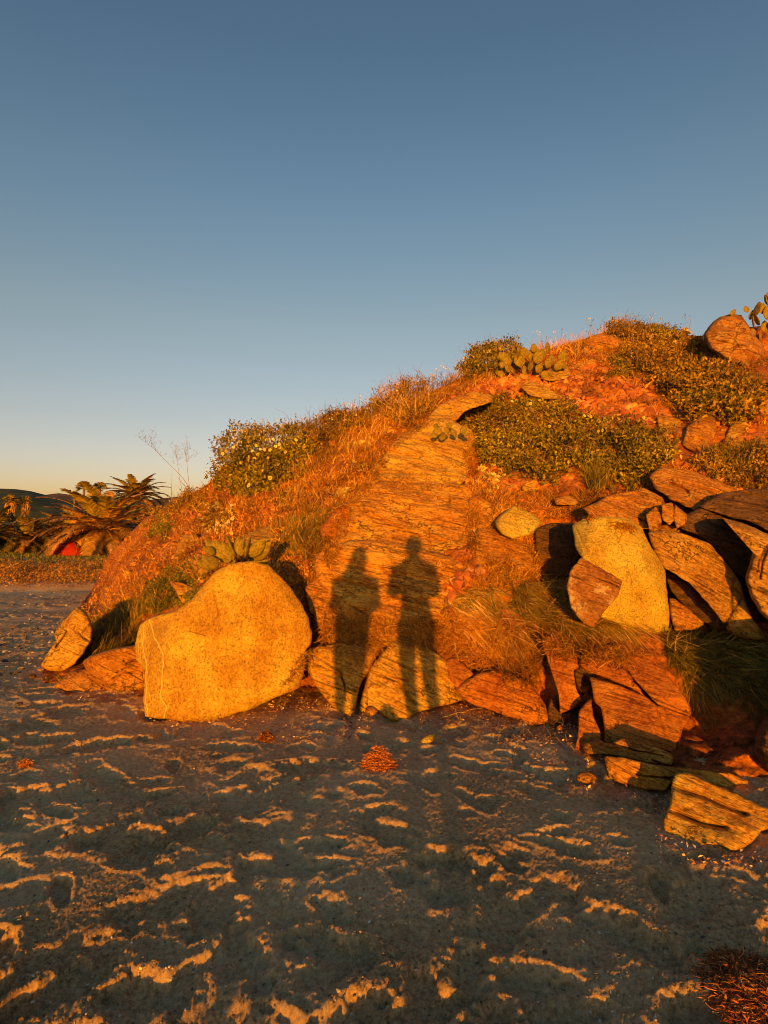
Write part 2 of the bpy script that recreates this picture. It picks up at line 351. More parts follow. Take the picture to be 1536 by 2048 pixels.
# ------------------------------------------------------------------ hillside surface
SKYL = [(85,1343),(100,1318),(120,1268),(160,1212),(186,1176),(205,1140),(215,1112),(250,1078),(290,1036),(350,1004),(400,978),(425,962),(440,935),(500,905),(600,882),(680,852),(740,826),(800,806),(870,780),(930,750),(1000,724),(1060,708),(1130,690),(1160,680),(1210,664),(1280,656),(1340,668),(1400,672),(1450,660),(1536,650),(1650,640),(1800,640),(2300,660)]
BASE = [(85,1348),(110,1360),(200,1372),(290,1375),(450,1380),(600,1372),(700,1385),(830,1400),(960,1395),(1080,1415),(1200,1465),(1330,1500),(1450,1535),(1536,1560),(1700,1600),(2300,1700)]
CP = [(120,1268,8.2),(160,1215,10.5),(186,1176,14.5),(215,1112,14.5),(290,1036,13.5),(350,1004,12.5),(425,958,11.2),(440,915,10.8),(500,890,10.8),(600,862,10.8),(740,812,11),(870,768,11),(1000,706,11.5),
 (1160,680,12.3),(1280,656,12.8),(1400,672,12.2),(1536,650,11.3),(1700,640,11),(2300,660,11),
 (180,1270,7.8),(240,1200,8.8),(300,1250,7.0),(330,1120,9.4),(400,1130,7.4),(430,1030,9.6),(520,1100,7.4),(520,1000,8.9),(620,1180,5.95),(600,1080,7.0),(600,940,9.6),(700,900,9.5),
 (560,1300,5.6),(700,1060,6.7),(700,1200,6.05),(760,1120,6.3),(820,1080,6.5),(820,1180,6.0),(820,1290,5.45),(760,1030,7.0),(820,950,7.9),(870,840,9.6),(900,1000,7.3),(960,900,8.4),
 (1000,790,9.8),(1100,740,10.9),(1200,720,11.2),(1300,740,10.6),(1440,740,10.0),(1100,850,8.7),(1250,850,8.2),(1350,840,8.3),(1500,850,7.6),(1100,950,7.4),(1250,950,7.0),(1400,930,7.0),(1536,930,6.8),
 (1000,1050,6.3),(1050,1150,5.8),(1110,1090,6.6),(1120,1160,6.1),(950,1200,5.5),(1000,1300,5.1),(1100,1250,5.2),(1200,1050,6.3),(1300,1080,6.3),(1250,1230,5.3),(1250,1300,4.9),(1380,1260,5.3),(1450,1100,6.0),(1536,1100,5.8),
 (1440,1350,4.75),(1536,1400,4.5),(1400,1450,4.45),(1700,1400,4.3),(2300,1300,4.4)]
for x, y in BASE: CP.append((x, y, float(gd(y))))
cp = np.array(CP, float); cpx = cp[:, :2] / 300.0
def _k(r2): return np.where(r2 > 1e-12, r2 * np.log(np.maximum(r2, 1e-12)), 0)
_n = len(cp); _A = np.zeros((_n + 3, _n + 3)); _r2 = ((cpx[:, None] - cpx[None]) ** 2).sum(-1)
_A[:_n, :_n] = _k(_r2) + np.eye(_n) * 2e-3; _A[:_n, _n] = 1; _A[:_n, _n + 1:] = cpx; _A[_n, :_n] = 1; _A[_n + 1:, :_n] = cpx.T
_w = np.linalg.solve(_A, np.concatenate([np.log(cp[:, 2]), [0, 0, 0]]))
def hd0(px, py):
    q = np.stack([np.asarray(px, float), np.asarray(py, float)], -1) / 300.0; sh = q.shape[:-1]; q = q.reshape(-1, 2)
    out = np.zeros(len(q))
    for k in range(_n): out += _w[k] * _k(((q - cpx[k]) ** 2).sum(-1))
    out += _w[_n] + q @ _w[_n + 1:]
    return np.exp(out).reshape(sh)
skyx, skyy = np.array(SKYL, float).T; bax, bay = np.array(BASE, float).T
def hill(px, py, rough=True):
    """view depth of the hillside at a photo position"""
    d = hd0(px, py)
    if rough:
        p = P(px, py, d); d = d + .16 * fbm(p * 1.3, 3) + .09 * fbm(p * 4.0 + 3, 3) + .035 * fbm(p * 13, 3); lv = (p[..., 0] * .35 + p[..., 2] * .94) * 3.2 + .8 * noise(p * 1.1 + 5); sw = lv - np.floor(lv); d = d + .13 * np.where(sw < .9, sw / .9, (1 - sw) / .1) * np.clip(.4 + noise(p * .9 + 60), 0, 1)
    return d
def hillP(px, py, off=0.): return P(px, py, hill(px, py) - off)
def hill_normal(px, py):
    a = P(px, py, hd0(px, py)); b = P(px + 6, py, hd0(px + 6, py)); c = P(px, py - 6, hd0(px, py - 6))
    return unit(np.cross(b - a, c - a))
gx = np.concatenate([np.arange(85, 1620, 4.0), np.arange(1620, 2301, 20.0)]); NR = 190
t = np.linspace(0, 1, NR)[:, None]
ysk = np.interp(gx, skyx, skyy)[None]; yba = np.interp(gx, bax, bay)[None] + 30
ysk = np.minimum(ysk, yba - 4)
PY = yba + (ysk - yba) * t; PX = np.broadcast_to(gx[None], PY.shape)
front = P(PX, PY, hill(PX, PY))
top = front[-1]; back = []
hgt = np.clip(top[:, 2], .05, 20)
for k, q in enumerate((.4, 1.0, 2.0, 3.5, 5.5, 8.0, 11.0)):
    hb = top.copy(); hb[:, 1] += q * (.35 + .12 * hgt); hb[:, 0] += q * .05
    hb[:, 2] = hgt * (1 - (q / 11) ** 1.3) - .25 * (q / 11) + .12 * noise(hb * .8) * min(q, 1.5) - .05 * q
    back.append(hb)
allv = np.concatenate([front, np.array(back)], 0)
o = mobj('hill', allv.reshape(-1, 3), grid_faces(allv.shape[0], allv.shape[1]), M['soil']); tag(o, kind='structure')
hill_obj = o

# ------------------------------------------------------------------ sand beach
ys = [-6.0]
while ys[-1] < 420:
    y = ys[-1]
    ys.append(y + (.12 if y < .6 else max(.010, .0026 * y * (1 + .15 * y) if y < 18 else .05 * y)))
ys = np.array(ys)
ui = np.linspace(-1.0, 1.0, 900); uo = np.geomspace(.05, 1, 40)
wy = np.maximum(ys, 1.3)[:, None]
xi = ui[None] * wy; xr = 1.0 * wy + uo[None] * (10 + 1.5 * wy); X = np.concatenate([-xr[:, ::-1], xi, xr], 1)
Y = np.broadcast_to(ys[:, None], X.shape)
fade = np.clip(1 - (Y - 12) / 20, .1, 1)
p2 = np.stack([X, Y, np.zeros_like(X)], -1)
Z = .020 * noise(p2 * .9) + .009 * noise(p2 * 2.7 + 5) + .0025 * fbm(p2 * 8 + 9, 2)
dr = np.random.default_rng(11)
nd = 2000
dx = dr.uniform(-1, 1, nd); dy = 1.0 + 14 * dr.random(nd) ** 1.0; dx = dx * (dy * .9 + 1.0)
PIT_ = np.zeros_like(Z); RIM_ = np.zeros_like(Z)
for k in range(nd):
    r = .045 + .085 * dr.random() ** 1.3; a = dr.uniform(0, 3.14); el = dr.uniform(1.0, 2.2); dep = dr.uniform(.10, .34) * r + .004
    i0, i1 = np.searchsorted(ys, [dy[k] - .5, dy[k] + .5])
    xx = X[i0:i1] - dx[k]; yy = Y[i0:i1] - dy[k]
    msk = np.abs(xx).min(0) < .5
    j = np.where(msk)[0]
    if len(j) == 0: continue
    j0, j1 = j[0], j[-1] + 1; xx = xx[:, j0:j1]; yy = yy[:, j0:j1]
    u = xx * math.cos(a) + yy * math.sin(a); v = -xx * math.sin(a) + yy * math.cos(a)
    q = np.sqrt((u / r) ** 2 + (v / (r * el)) ** 2)
    q = q + .45 * fbm(np.stack([xx * 11 + k, yy * 11, np.full_like(xx, k * .37)], -1), 3, .55)
    pit = -dep * (1 - sst(.50, 1.0, q)) - dep * .25 * (1 - sst(0, .6, q))
    PIT_[i0:i1, j0:j1] = np.minimum(PIT_[i0:i1, j0:j1], pit)
    RIM_[i0:i1, j0:j1] = np.maximum(RIM_[i0:i1, j0:j1], dep * .28 * np.exp(-((q - 1.12) / .16) ** 2))
for k in range(95):                         # real footprints
    fx_, fy_ = dr.uniform(-1, 1), 1.2 + 7 * dr.random(); fx_ *= fy_ * .75 + .4; a = dr.normal(0, .7); dep = dr.uniform(.022, .042)
    i0, i1 = np.searchsorted(ys, [fy_ - .4, fy_ + .4]); xx = X[i0:i1] - fx_; yy = Y[i0:i1] - fy_; j = np.where(np.abs(xx).min(0) < .4)[0]
    if len(j) == 0: continue
    j0, j1 = j[0], j[-1] + 1; xx = xx[:, j0:j1]; yy = yy[:, j0:j1]; u = xx * math.cos(a) + yy * math.sin(a); v = -xx * math.sin(a) + yy * math.cos(a)
    wd_ = .048 + .010 * np.sin(v * 16); q = np.sqrt((u / wd_) ** 2 + (v / .135) ** 2) + .16 * fbm(np.stack([xx * 16 + k, yy * 16, np.full_like(xx, k * .7)], -1), 3)
    PIT_[i0:i1, j0:j1] = np.minimum(PIT_[i0:i1, j0:j1], -dep * (1 - sst(.72, 1.02, q))); RIM_[i0:i1, j0:j1] = np.maximum(RIM_[i0:i1, j0:j1], dep * .12 * np.exp(-((q - 1.18) / .18) ** 2))
Z += PIT_ + RIM_ * (PIT_ > -.006)
Z += .0022 * fbm(p2 * 24, 2) * (Y < 10) + .0022 * noise(p2 * 65) * (Y < 7) + .0015 * dr.normal(size=Z.shape) * (Y < 6)
Z *= fade
Z += -.02
# low bank far left where the beach ends, level ground beyond
Zb = .12 * sst(15.2, 16.2, Y + .6 * noise(p2 * .35)) + .22 * sst(16.5, 24, Y); Z = Z + Zb * (X < 40)
# sand piles slightly against the foot of the rocks
o = mobj('beach_sand', np.stack([X, Y, Z], -1).reshape(-1, 3), grid_faces(*X.shape)[:, ::-1] if False else grid_faces(*X.shape), M['sand']); tag(o, kind='structure')
def sandz(x, y):
    x = float(x); y = float(y); i = int(np.clip(np.searchsorted(ys, y), 0, len(ys) - 1)); j = int(np.argmin(abs(X[i] - x)))
    return float(Z[i, j])
def sandP(px, py, lift=0.):
    d = float(gd(py)); p = P(px, py, d); z = sandz(p[0], p[1]); d = d * (CH - z) / CH
    p = P(px, py, d); p[2] = sandz(p[0], p[1]) + lift
    return p

# ------------------------------------------------------------------ rocks
def crop(ox, oy, s, pts): return [(ox + x / s, oy + y / s) for x, y in pts]
def c1(p): return crop(0, 820, 3.072, p)
def c2(p): return crop(400, 720, 3.072, p)
def c3(p): return crop(850, 620, 3.072, p)
def c4(p): return crop(1136, 560, 3.84, p)
def c6(p): return crop(600, 1040, 3.072, p)
def c7(p): return crop(1036, 1000, 3.072, p)
def c8(p): return crop(1036, 1250, 3.072, p)
def refine(poly, jag, seed, step):
    poly = np.asarray(poly, float); out = []
    n = len(poly)
    for k in range(n):
        a, b = poly[k], poly[(k + 1) % n]; m = max(1, int(np.hypot(*(b - a)) / step))
        for i in range(m): out.append(a + (b - a) * i / m)
    out = np.array(out)
    for _ in range(1): out = (np.roll(out, 1, 0) + 2 * out + np.roll(out, -1, 0)) / 4
    s = np.arange(len(out)) * step
    for sc, am in ((60, 1.0), (20, .55), (8, .3)):
        ph = s / sc; L_ = max(3, round(s[-1] / sc))
        th = np.arange(len(out)) / len(out) * 2 * np.pi
        q = np.stack([np.cos(th) * L_ / 6.28, np.sin(th) * L_ / 6.28, np.full(len(out), seed * 3.7 + sc)], 1)
        out = out + jag * am * np.stack([noise(q), noise(q + 31.7)], 1)
    return out
rock_i = [0]
def rock(label, pts, dB, dT, T, mat, gx=0., jag=2.5, rnd=.09, amp=.03, st=(22, .02, 9), cracks=(), step=3.0, c=None, name='boulder', edge=16., group=None, cat='rock', bump2=.0, chip=1., planes=(), joints=True):
    """a stone: outline seen in the photo at its own distance; front face, rounded rim, sides and back"""
    rock_i[0] += 1; seed = rock_i[0]
    poly = refine(pts, jag, seed, step)
    if c is None:
        x, y = poly.T; x2, y2 = np.roll(x, -1), np.roll(y, -1); cr = x * y2 - x2 * y; A = cr.sum() / 2
        c = np.array([((x + x2) * cr).sum() / (6 * A), ((y + y2) * cr).sum() / (6 * A)])
    c = np.array(c, float); ylo, yhi = poly[:, 1].min(), poly[:, 1].max()
    rel = poly - c; m = max(8, int(np.hypot(*rel.T).mean() / step)); n = len(poly)
    sf = np.linspace(0, 1, m + 1)[1:]
    # front rings then side rings then back
    SS = [s for s in sf]; OFF = [rnd * T * (1 - (1 - s ** edge) ** .5) for s in sf]
    ns = 8
    for k in range(1, ns + 1):
        q = k / ns; SS.append(1 - .06 * q ** 2); OFF.append(rnd * T + (1 - rnd) * T * q)
    for s, o_ in ((.75, 1.04), (.45, 1.06), (.15, 1.07)): SS.append(s); OFF.append(T * o_)
    SS = np.array(SS)[:, None]; OFF = np.array(OFF)[:, None]
    PXr = c[0] + rel[None, :, 0] * SS; PYr = c[1] + rel[None, :, 1] * SS
    def dep(px, py): return dT + (dB - dT) * np.clip((py - ylo) / (yhi - ylo), -.2, 1.2) + gx * (px - c[0]) / 100.
    D = dep(PXr, PYr) + OFF
    W = P(PXr, PYr, D)
    a = R_(st[0]); u = W[..., 0] * math.cos(a) - W[..., 2] * math.sin(a); v = W[..., 0] * math.sin(a) + W[..., 2] * math.cos(a)
    q = np.stack([u * 1.1, v * st[2], W[..., 1] * 2.0 + seed * 5.1], -1)
    sn = fbm(q, 4, .55); sn = sn + .6 * np.abs(noise(q * np.array([.6, .5, .6]) + 9))
    wpx, hpx = poly.max(0) - poly.min(0); jr = np.random.default_rng(seed * 31 + 5); cracks = list(cracks)
    if min(wpx, hpx) > 38 and joints and mat not in ('bright', 'lichen', 'red', 'brown', 'goldvein'):
        for _c in range(int(2 + min(wpx, hpx) / 28)):
            x_, y_ = c + jr.uniform(-.42, .42, 2) * np.array([wpx, hpx]); an_ = R_(st[0]) + jr.normal() * .12 + (1.3 if jr.random() < .18 else 0.); pl_ = [(x_, y_)]
            for _s in range(5): an_ += jr.normal() * .10; x_ += math.cos(an_) * wpx * .07; y_ += math.sin(an_) * wpx * .07; pl_.append((x_, y_))
            cracks.append((pl_, jr.uniform(.9, 1.7), jr.uniform(.03, .07)))
    lv = v * st[2] * .9 + .55 * noise(W * 2.2 + seed) + .15 * noise(W * 9); sw = lv - np.floor(lv); step_ = np.where(sw < .94, sw / .94, (1 - sw) / .06)
    lk_ = np.floor(lv); led = step_ * (.35 + .65 * np.abs(noise(np.stack([lk_ * 3.7 + .5, u * .9, np.full_like(u, seed)], -1))))
    big = fbm(W * 1.9 + seed * 7.7, 4, .5)
    fac = noise(W * 2.7 + seed * 2.2); fac = np.round(fac * 3) / 3 * .5 + fac * .5
    fine = fbm(W * 26 + seed, 2)
    wgt = 1.0 - .5 * np.clip((SS - .8) / .2, 0, 1)
    disp = (amp * big + amp * .8 * fac + st[1] * sn * .7 + st[1] * .9 * led + .0045 * fine + .006 * fbm(W * 11 + seed, 3) + bump2 * fbm(W * 7 + seed, 3)) * wgt
    # flat chipped facets along the rim
    fr = np.random.default_rng(seed * 13 + 1); hs = np.hypot(*rel.T).mean()
    for _f in range(4):
        th = fr.uniform(0, 2 * np.pi); e_ = np.cos(th) * rel[:, 0] + np.sin(th) * rel[:, 1]; ext = e_.max()
        al = ((PXr - c[0]) * np.cos(th) + (PYr - c[1]) * np.sin(th)); thr = ext * fr.uniform(.3, .85)
        disp = disp + np.clip(al - thr, 0, None) / F * dT * fr.uniform(.1, .45) * chip
    for x0_, y0_, an_, sl_ in planes:         # chosen facets: beyond the line through (x0, y0) the face falls back
        al = (PXr - x0_) * math.cos(R_(an_)) - (PYr - y0_) * math.sin(R_(an_)); disp = disp + np.clip(al + 4 * noise(W * 4), 0, None) / F * dT * sl_
    for cc in cracks:                         # (polyline, width px, depth m)
        dd = edist(cc[0], PXr + 2.5 * noise(W * 9), PYr + 2.5 * noise(W * 9 + 40), closed=False)
        disp = disp + cc[2] * np.exp(-(dd / cc[1]) ** 2)
    D = D + disp
    W = P(PXr, PYr, D).reshape(-1, 3)
    nr = len(SS); Q = grid_faces(nr, n, True)
    dcen = dep(c[0], c[1]); 
    W = np.concatenate([W, P(c[0], c[1], dcen)[None] , P(c[0], c[1], dcen + T * 1.07)[None]])
    W[-2] = W[:n].mean(0)
    i = np.arange(n); T1 = np.stack([np.full(n, nr * n), (i + 1) % n, i], 1); T2 = np.stack([np.full(n, nr * n + 1), (nr - 1) * n + i, (nr - 1) * n + (i + 1) % n], 1)
    area = ((poly[:, 0] * np.roll(poly[:, 1], -1) - np.roll(poly[:, 0], -1) * poly[:, 1]).sum())
    if area < 0: Q = Q[:, ::-1]; T1 = T1[:, ::-1]; T2 = T2[:, ::-1]
    # faces must look outward (towards the camera on the front)
    v0, v1, v2 = W[T1[0]]; nn = np.cross(v1 - v0, v2 - v0)
    if nn @ (np.array([0, 0, CH]) - v0) < 0: Q = Q[:, ::-1]; T1 = T1[:, ::-1]; T2 = T2[:, ::-1]
    if len(label.split()) > 16: print('LONG', label)
    o = mobj(name, W, [Q, np.concatenate([T1, T2])], M[mat])
    tag(o, label, cat, group)
    return o
g = lambda y: float(gd(y))

# --- central outcrop: big tilted bedrock faces
rock('pale layered rock slab at the top of the central outcrop', c3([(190,530),(280,500),(400,515),(420,560),(330,590),(250,620),(190,680),(100,720),(20,700),(10,660),(80,590)]), 8.2, 8.9, .9, 'crop', st=(16,.04,9))
rock('tall yellow layered rock face of the central outcrop, above the two shadows', [(850,838),(900,838),(940,860),(942,900),(930,960),(900,985),(840,985),(770,985),(722,985),(740,950),(785,890),(820,855)], 6.85, 8.2, 1.1, 'crop', st=(14,.09,4.5),
     cracks=(([(745,945),(860,948),(930,952)],2.2,.05),([(800,880),(930,905)],2,.03)), jag=7.)
rock('orange layered rock face behind the head of the right shadow', [(725,968),(800,962),(880,968),(945,962),(965,985),(948,1030),(950,1080),(975,1120),(940,1150),(860,1128),(790,1120),(730,1110),(665,1110),(672,1070),(700,1040),(695,1005)], 5.75, 6.8, 1.1, 'crop2', st=(22,.09,4.5),
     cracks=(([(722,1022),(780,1045),(830,1070),(900,1086)],2.2,.06),([(853,1050),(862,1100)],1.8,.04),([(770,1000),(850,1010),(930,1005)],2,.03)), jag=7.)
rock('orange rock step crossed by the shadows of the heads and shoulders', [(625,1120),(655,1092),(700,1080),(760,1082),(850,1098),(935,1118),(985,1150),(968,1182),(915,1200),(880,1235),(800,1245),(735,1235),(680,1200),(640,1170)], 5.35, 5.85, 1., 'crop2', st=(18,.08,5),
     cracks=(([(668,1158),(720,1168),(752,1178)],3,.10),([(785,1120),(850,1140),(880,1155)],2.2,.05),([(790,1195),(870,1200)],2.5,.06)), jag=7.)
rock('rusty lower rock step between the legs of the shadows and the boulder', [(625,1190),(665,1165),(735,1200),(790,1230),(860,1228),(872,1260),(820,1290),(740,1300),(660,1290),(630,1250)], 5.25, 5.6, .7, 'crop2', st=(26,.04,8),
     cracks=(([(670,1165),(730,1225),(760,1260)],3,.08),), jag=7.)
# --- low slabs on the sand under the shadows
rock('cream striped rock slab right beside the big golden boulder, with a pointed lower end', c6([(25,820),(120,775),(280,765),(420,790),(520,740),(470,830),(420,920),(375,1010),(340,1140),(325,1230),(270,1190),(190,1140),(120,1050),(60,950)]), g(1432)+.05, 5.15, .55, 'crop', gx=.03, st=(8,.03,9), jag=2,
     cracks=(([(630,1310),(680,1345),(700,1400)],1.8,.02),))
rock('wide striped orange rock slab under the right shadow', c6([(440,900),(500,820),(570,740),(660,735),(820,810),(900,860),(950,960),(1010,1040),(1010,1100),(940,1130),(850,1150),(720,1180),(640,1235),(560,1245),(470,1180),(360,1200),(370,1110),(400,1000)]), g(1442)+.05, 5.2, .6, 'crop', gx=-.02, st=(12,.035,9), jag=2.5,
     cracks=(([(752,1348),(795,1362),(830,1410)],2.2,.06),([(845,1400),(850,1350)],1.6,.03)))
rock('smooth orange slab left of the deep cleft, dipping right', c6([(945,1040),(1080,945),(1230,915),(1400,990),(1500,1110),(1560,1235),(1440,1275),(1300,1215),(1150,1165),(1020,1115)]), g(1448)+.05, 4.95, .6, 'red', gx=-.06, st=(28,.02,7), jag=2.5,
     cracks=(([(905,1350),(915,1365)],3,.08),([(990,1385),(1000,1350)],1.8,.03),([(985,1415),(1000,1425)],3,.06)))
rock('wedge of rust rock between the wide striped slab and the smooth orange slab', c6([(890,860),(940,845),(1010,890),(1075,950),(985,1005),(965,1050),(915,970)]), 4.95, 5.15, .4, 'red', st=(35,.02,8), jag=2.5)
# --- cleft slabs on the right
rock('left lit slab between two dark clefts', c8([(140,60),(240,90),(350,170),(375,260),(345,275),(360,400),(400,465),(340,510),(255,545),(250,430),(200,270),(160,160)]), 4.42, 4.85, .5, 'red', gx=-.06, st=(20,.012,7), jag=2.4, amp=.012, rnd=.04, edge=30.)
rock('upper lit slab over a thin ledge of gravel, right of the first cleft', c8([(375,240),(400,170),(500,130),(590,180),(630,260),(690,340),(760,405),(690,385),(560,325),(430,290)]), 4.55, 4.9, .45, 'red', gx=-.07, st=(20,.012,7), jag=2.4, amp=.012, rnd=.04, edge=30.)
rock('long narrow slab at the right of the slanting cleft', c8([(610,180),(660,150),(760,190),(840,230),(900,300),(1000,400),(1065,520),(1060,560),(960,530),(860,490),(800,430),(700,310)]), 4.3, 4.8, .5, 'red', gx=-.06, st=(20,.012,7), jag=2.4, amp=.012, rnd=.04, edge=30.)
rock('broad smooth rust slab in the middle of the cleft rocks', c8([(440,315),(490,335),(620,365),(780,430),(850,492),(1055,565),(1010,640),(1000,700),(955,785),(880,760),(800,740),(640,700),(530,740),(528,640),(505,500),(470,470)]), 4.02, 4.5, .55, 'red', gx=-.05, st=(18,.014,7), jag=2.4, amp=.012, rnd=.04, edge=30.,
     cracks=(([(1310,1400),(1325,1450),(1342,1490)],1.8,.03),([(1250,1440),(1285,1444)],1.4,.02),([(1320,1425),(1360,1432)],1.4,.02)))
rock('narrow lit slab wedged under the left of the rust slab', c8([(375,525),(420,470),(450,455),(460,560),(500,650),(515,745),(430,760),(350,772),(368,640)]), 4.1, 4.35, .5, 'red', gx=-.05, st=(18,.012,7), jag=2., amp=.012, rnd=.04, edge=30.)
rock('dark recessed block at the bottom of the first cleft', c8([(200,440),(262,545),(380,500),(380,700),(335,770),(270,690),(190,600),(180,540)]), 4.45, 4.75, .4, 'brown', gx=-.05, jag=1.8)  # cleft shade put into the block's dark colour
rock('dark recessed block high in the second cleft', c8([(340,275),(380,255),(450,290),(500,330),(480,430),(440,480),(390,440),(350,360)]), 4.75, 4.8, .4, 'brown', jag=1.8)  # dark colour stands in for recess shade here
rock('low shaded ledge running under the rust slab', c8([(395,720),(500,705),(560,730),(630,695),(720,700),(900,770),(965,805),(940,865),(800,850),(640,810),(520,790),(400,795)]), 3.82, 3.95, .4, 'layer', gx=-.05, st=(12,.02,9), jag=2)
rock('orange lump right of the shaded ledge, below the dark recess', c8([(985,690),(1080,675),(1200,735),(1280,800),(1335,870),(1290,895),(1180,875),(1080,850),(985,820),(970,760)]), 3.95, 4.25, .5, 'red', gx=-.04, st=(15,.02,8), jag=2)
rock('flat ledge on the sand with one lit corner', c8([(525,805),(640,812),(800,850),(960,880),(1100,890),(1300,910),(1420,960),(1300,990),(1050,960),(960,960),(900,1020),(780,1010),(650,980),(560,940)]), 3.52, 3.62, .5, 'crop2', gx=-.03, st=(10,.02,8), jag=2.5, amp=.015, rnd=.05)
block = rock('striped block of rock on the sand at the right edge, a stick on it', c8([(955,905),(1040,900),(1200,975),(1350,1040),(1500,1110),(1620,1170),(1570,1240),(1500,1265),(1440,1340),(1380,1385),(1300,1385),(1240,1345),(1130,1350),(1090,1385),(980,1350),(893,1300),(890,1200),(928,1100),(938,1000)]), g(1700)+.02, 3.2, .55, 'crop', gx=-.05, st=(24,.035,6), jag=3, rnd=.06, joints=False, amp=.015,
     cracks=(([(1345,1572),(1395,1590),(1440,1605),(1490,1628)],4,.06),([(1335,1618),(1400,1645),(1450,1656)],4,.06)))
rock('small orange stone half hidden at the right edge of the photo', c8([(1450,1360),(1490,1325),(1600,1300),(1700,1340),(1680,1420),(1520,1395)]), g(1706)+.05, 3.45, .3, 'layer', jag=1.5)
rock('rounded grey-brown boulder cut off by the right edge', [(1510,1478),(1518,1452),(1542,1425),(1548,1340),(1560,1295),(1640,1265),(1760,1250),(1900,1290),(1950,1450),(1850,1560),(1640,1575),(1536,1548),(1520,1530),(1508,1500)], 3.5, 3.7, .7, 'brown', jag=2.5, rnd=.5)
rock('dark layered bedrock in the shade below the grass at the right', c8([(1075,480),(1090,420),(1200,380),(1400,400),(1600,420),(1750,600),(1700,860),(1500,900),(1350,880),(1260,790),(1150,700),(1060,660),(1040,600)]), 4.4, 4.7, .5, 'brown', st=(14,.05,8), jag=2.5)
# --- upper right boulders
rock('bright yellow boulder standing on end above the long grass', c7([(328,150),(420,112),(560,102),(680,112),(755,160),(795,250),(850,340),(905,440),(915,560),(930,690),(950,800),(840,830),(700,790),(560,740),(470,700),(440,600),(400,500),(400,380),(350,270)]), 4.85, 5.2, .75, 'bright', gx=.03, st=(30,.014,6), jag=3.2, rnd=.04, chip=.9, planes=((1165,1120,165,.8),(1290,1130,25,.9),(1240,1190,-60,.5)),
     cracks=(([(1146,1050),(1190,1130),(1240,1175),(1300,1210)],1.6,.02),))
rock('speckled reddish block leaning on the foot of the bright yellow boulder', c7([(385,350),(520,430),(640,500),(615,585),(520,700),(470,790),(400,760),(325,660),(298,520),(325,430)]), 4.66, 4.97, .5, 'lichen', gx=.02, st=(60,.02,7), jag=3, rnd=.05, chip=.4)
rock('long layered slab sloping down to the right of the bright boulder', c7([(800,200),(900,182),(1000,200),(1180,270),(1240,340),(1310,420),(1370,520),(1400,640),(1440,730),(1500,800),(1530,860),(1440,862),(1340,840),(1280,790),(1220,700),(1130,600),(1040,500),(960,450),(900,420),(850,340),(815,260)]), 4.75, 5.35, .45, 'steep', gx=-.05, st=(38,.03,8), jag=2.5)
rock('shaded underside of the long sloping slab, shade put into its dark colour', c7([(905,425),(1040,500),(1130,600),(1220,700),(1290,790),(1240,800),(1130,740),(1020,650),(940,560),(915,500)]), 4.98, 5.5, .4, 'brown', gx=-.03, st=(38,.03,8), jag=2)  # shaded face of the slab above, darkened by colour
rock('small orange slab tucked under the long sloping slab', c7([(925,600),(965,610),(1060,680),(1150,760),(1100,800),(960,800),(935,700)]), 5.0, 5.2, .3, 'layer', jag=2)
rock('big rust-brown boulder cut off by the right edge, high up', c7([(1250,108),(1380,140),(1536,210),(1700,250),(1760,500),(1700,760),(1560,760),(1480,690),(1430,600),(1400,480),(1440,330),(1460,240),(1380,190)]), 4.5, 4.9, .8, 'steep', gx=-.06, st=(40,.03,7), jag=2.5, rnd=.35)
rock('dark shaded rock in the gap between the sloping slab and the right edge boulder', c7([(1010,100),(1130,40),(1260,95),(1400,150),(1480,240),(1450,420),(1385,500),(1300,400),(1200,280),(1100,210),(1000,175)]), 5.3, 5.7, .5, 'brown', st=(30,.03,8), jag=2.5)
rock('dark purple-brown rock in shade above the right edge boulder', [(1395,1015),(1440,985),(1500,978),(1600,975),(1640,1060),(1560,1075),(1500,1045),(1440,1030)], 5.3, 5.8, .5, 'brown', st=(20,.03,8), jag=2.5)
rock('lit broken rock at the top of the right-hand pile', [(1296,952),(1320,935),(1380,940),(1440,962),(1480,985),(1450,1000),(1390,1022),(1345,1002),(1308,978)], 5.9, 6.5, .5, 'layer', st=(20,.04,7), jag=3, cracks=(([(1340,965),(1375,985)],4,.1),))
rock('flat layered slab lying above the bright boulder', [(1165,1017),(1215,992),(1290,976),(1325,995),(1335,1035),(1310,1068),(1275,1050),(1215,1040),(1180,1032)], 5.75, 6.3, .5, 'layer', st=(10,.04,9), jag=2.5)
for k, (lab, pts) in enumerate([
    ('small reddish broken stone right of the flat slab, leftmost of a cluster', [(1290,1030),(1312,1012),(1325,1035),(1320,1062),(1300,1068)]),
    ('upright reddish shard in the stone cluster over the bright boulder', [(1322,1010),(1345,1005),(1352,1035),(1340,1050),(1326,1040)]),
    ('pointed orange shard at the right of the stone cluster', [(1350,1008),(1375,1030),(1370,1050),(1352,1058),(1345,1035)]),
    ('squat orange stone at the bottom of the cluster', [(1315,1050),(1338,1045),(1362,1056),(1355,1072),(1325,1072)])]):
    rock(lab, pts, 5.6, 5.8, .2, 'layer', jag=1.5, step=2.2)
rock('square yellow stone sitting in the grass left of the bright boulder', [(990,1043),(1003,1028),(1027,1011),(1052,1021),(1076,1036),(1082,1048),(1060,1070),(1026,1078),(1003,1068),(993,1054)], 5.75, 6.0, .35, 'bright', jag=1.5, rnd=.25)
rock('orange slab below the square yellow stone', [(956,1056),(990,1058),(1030,1078),(1062,1090),(1068,1120),(1060,1165),(1020,1180),(970,1165),(950,1120)], 5.55, 6.05, .4, 'layer', st=(25,.02,8), jag=2.5)
rock('dark rock lying in the shadow left of the bright yellow boulder', [(1070,1060),(1100,1045),(1150,1045),(1165,1100),(1150,1150),(1100,1155),(1072,1120)], 6.15, 6.4, .4, 'brown', jag=2.5)
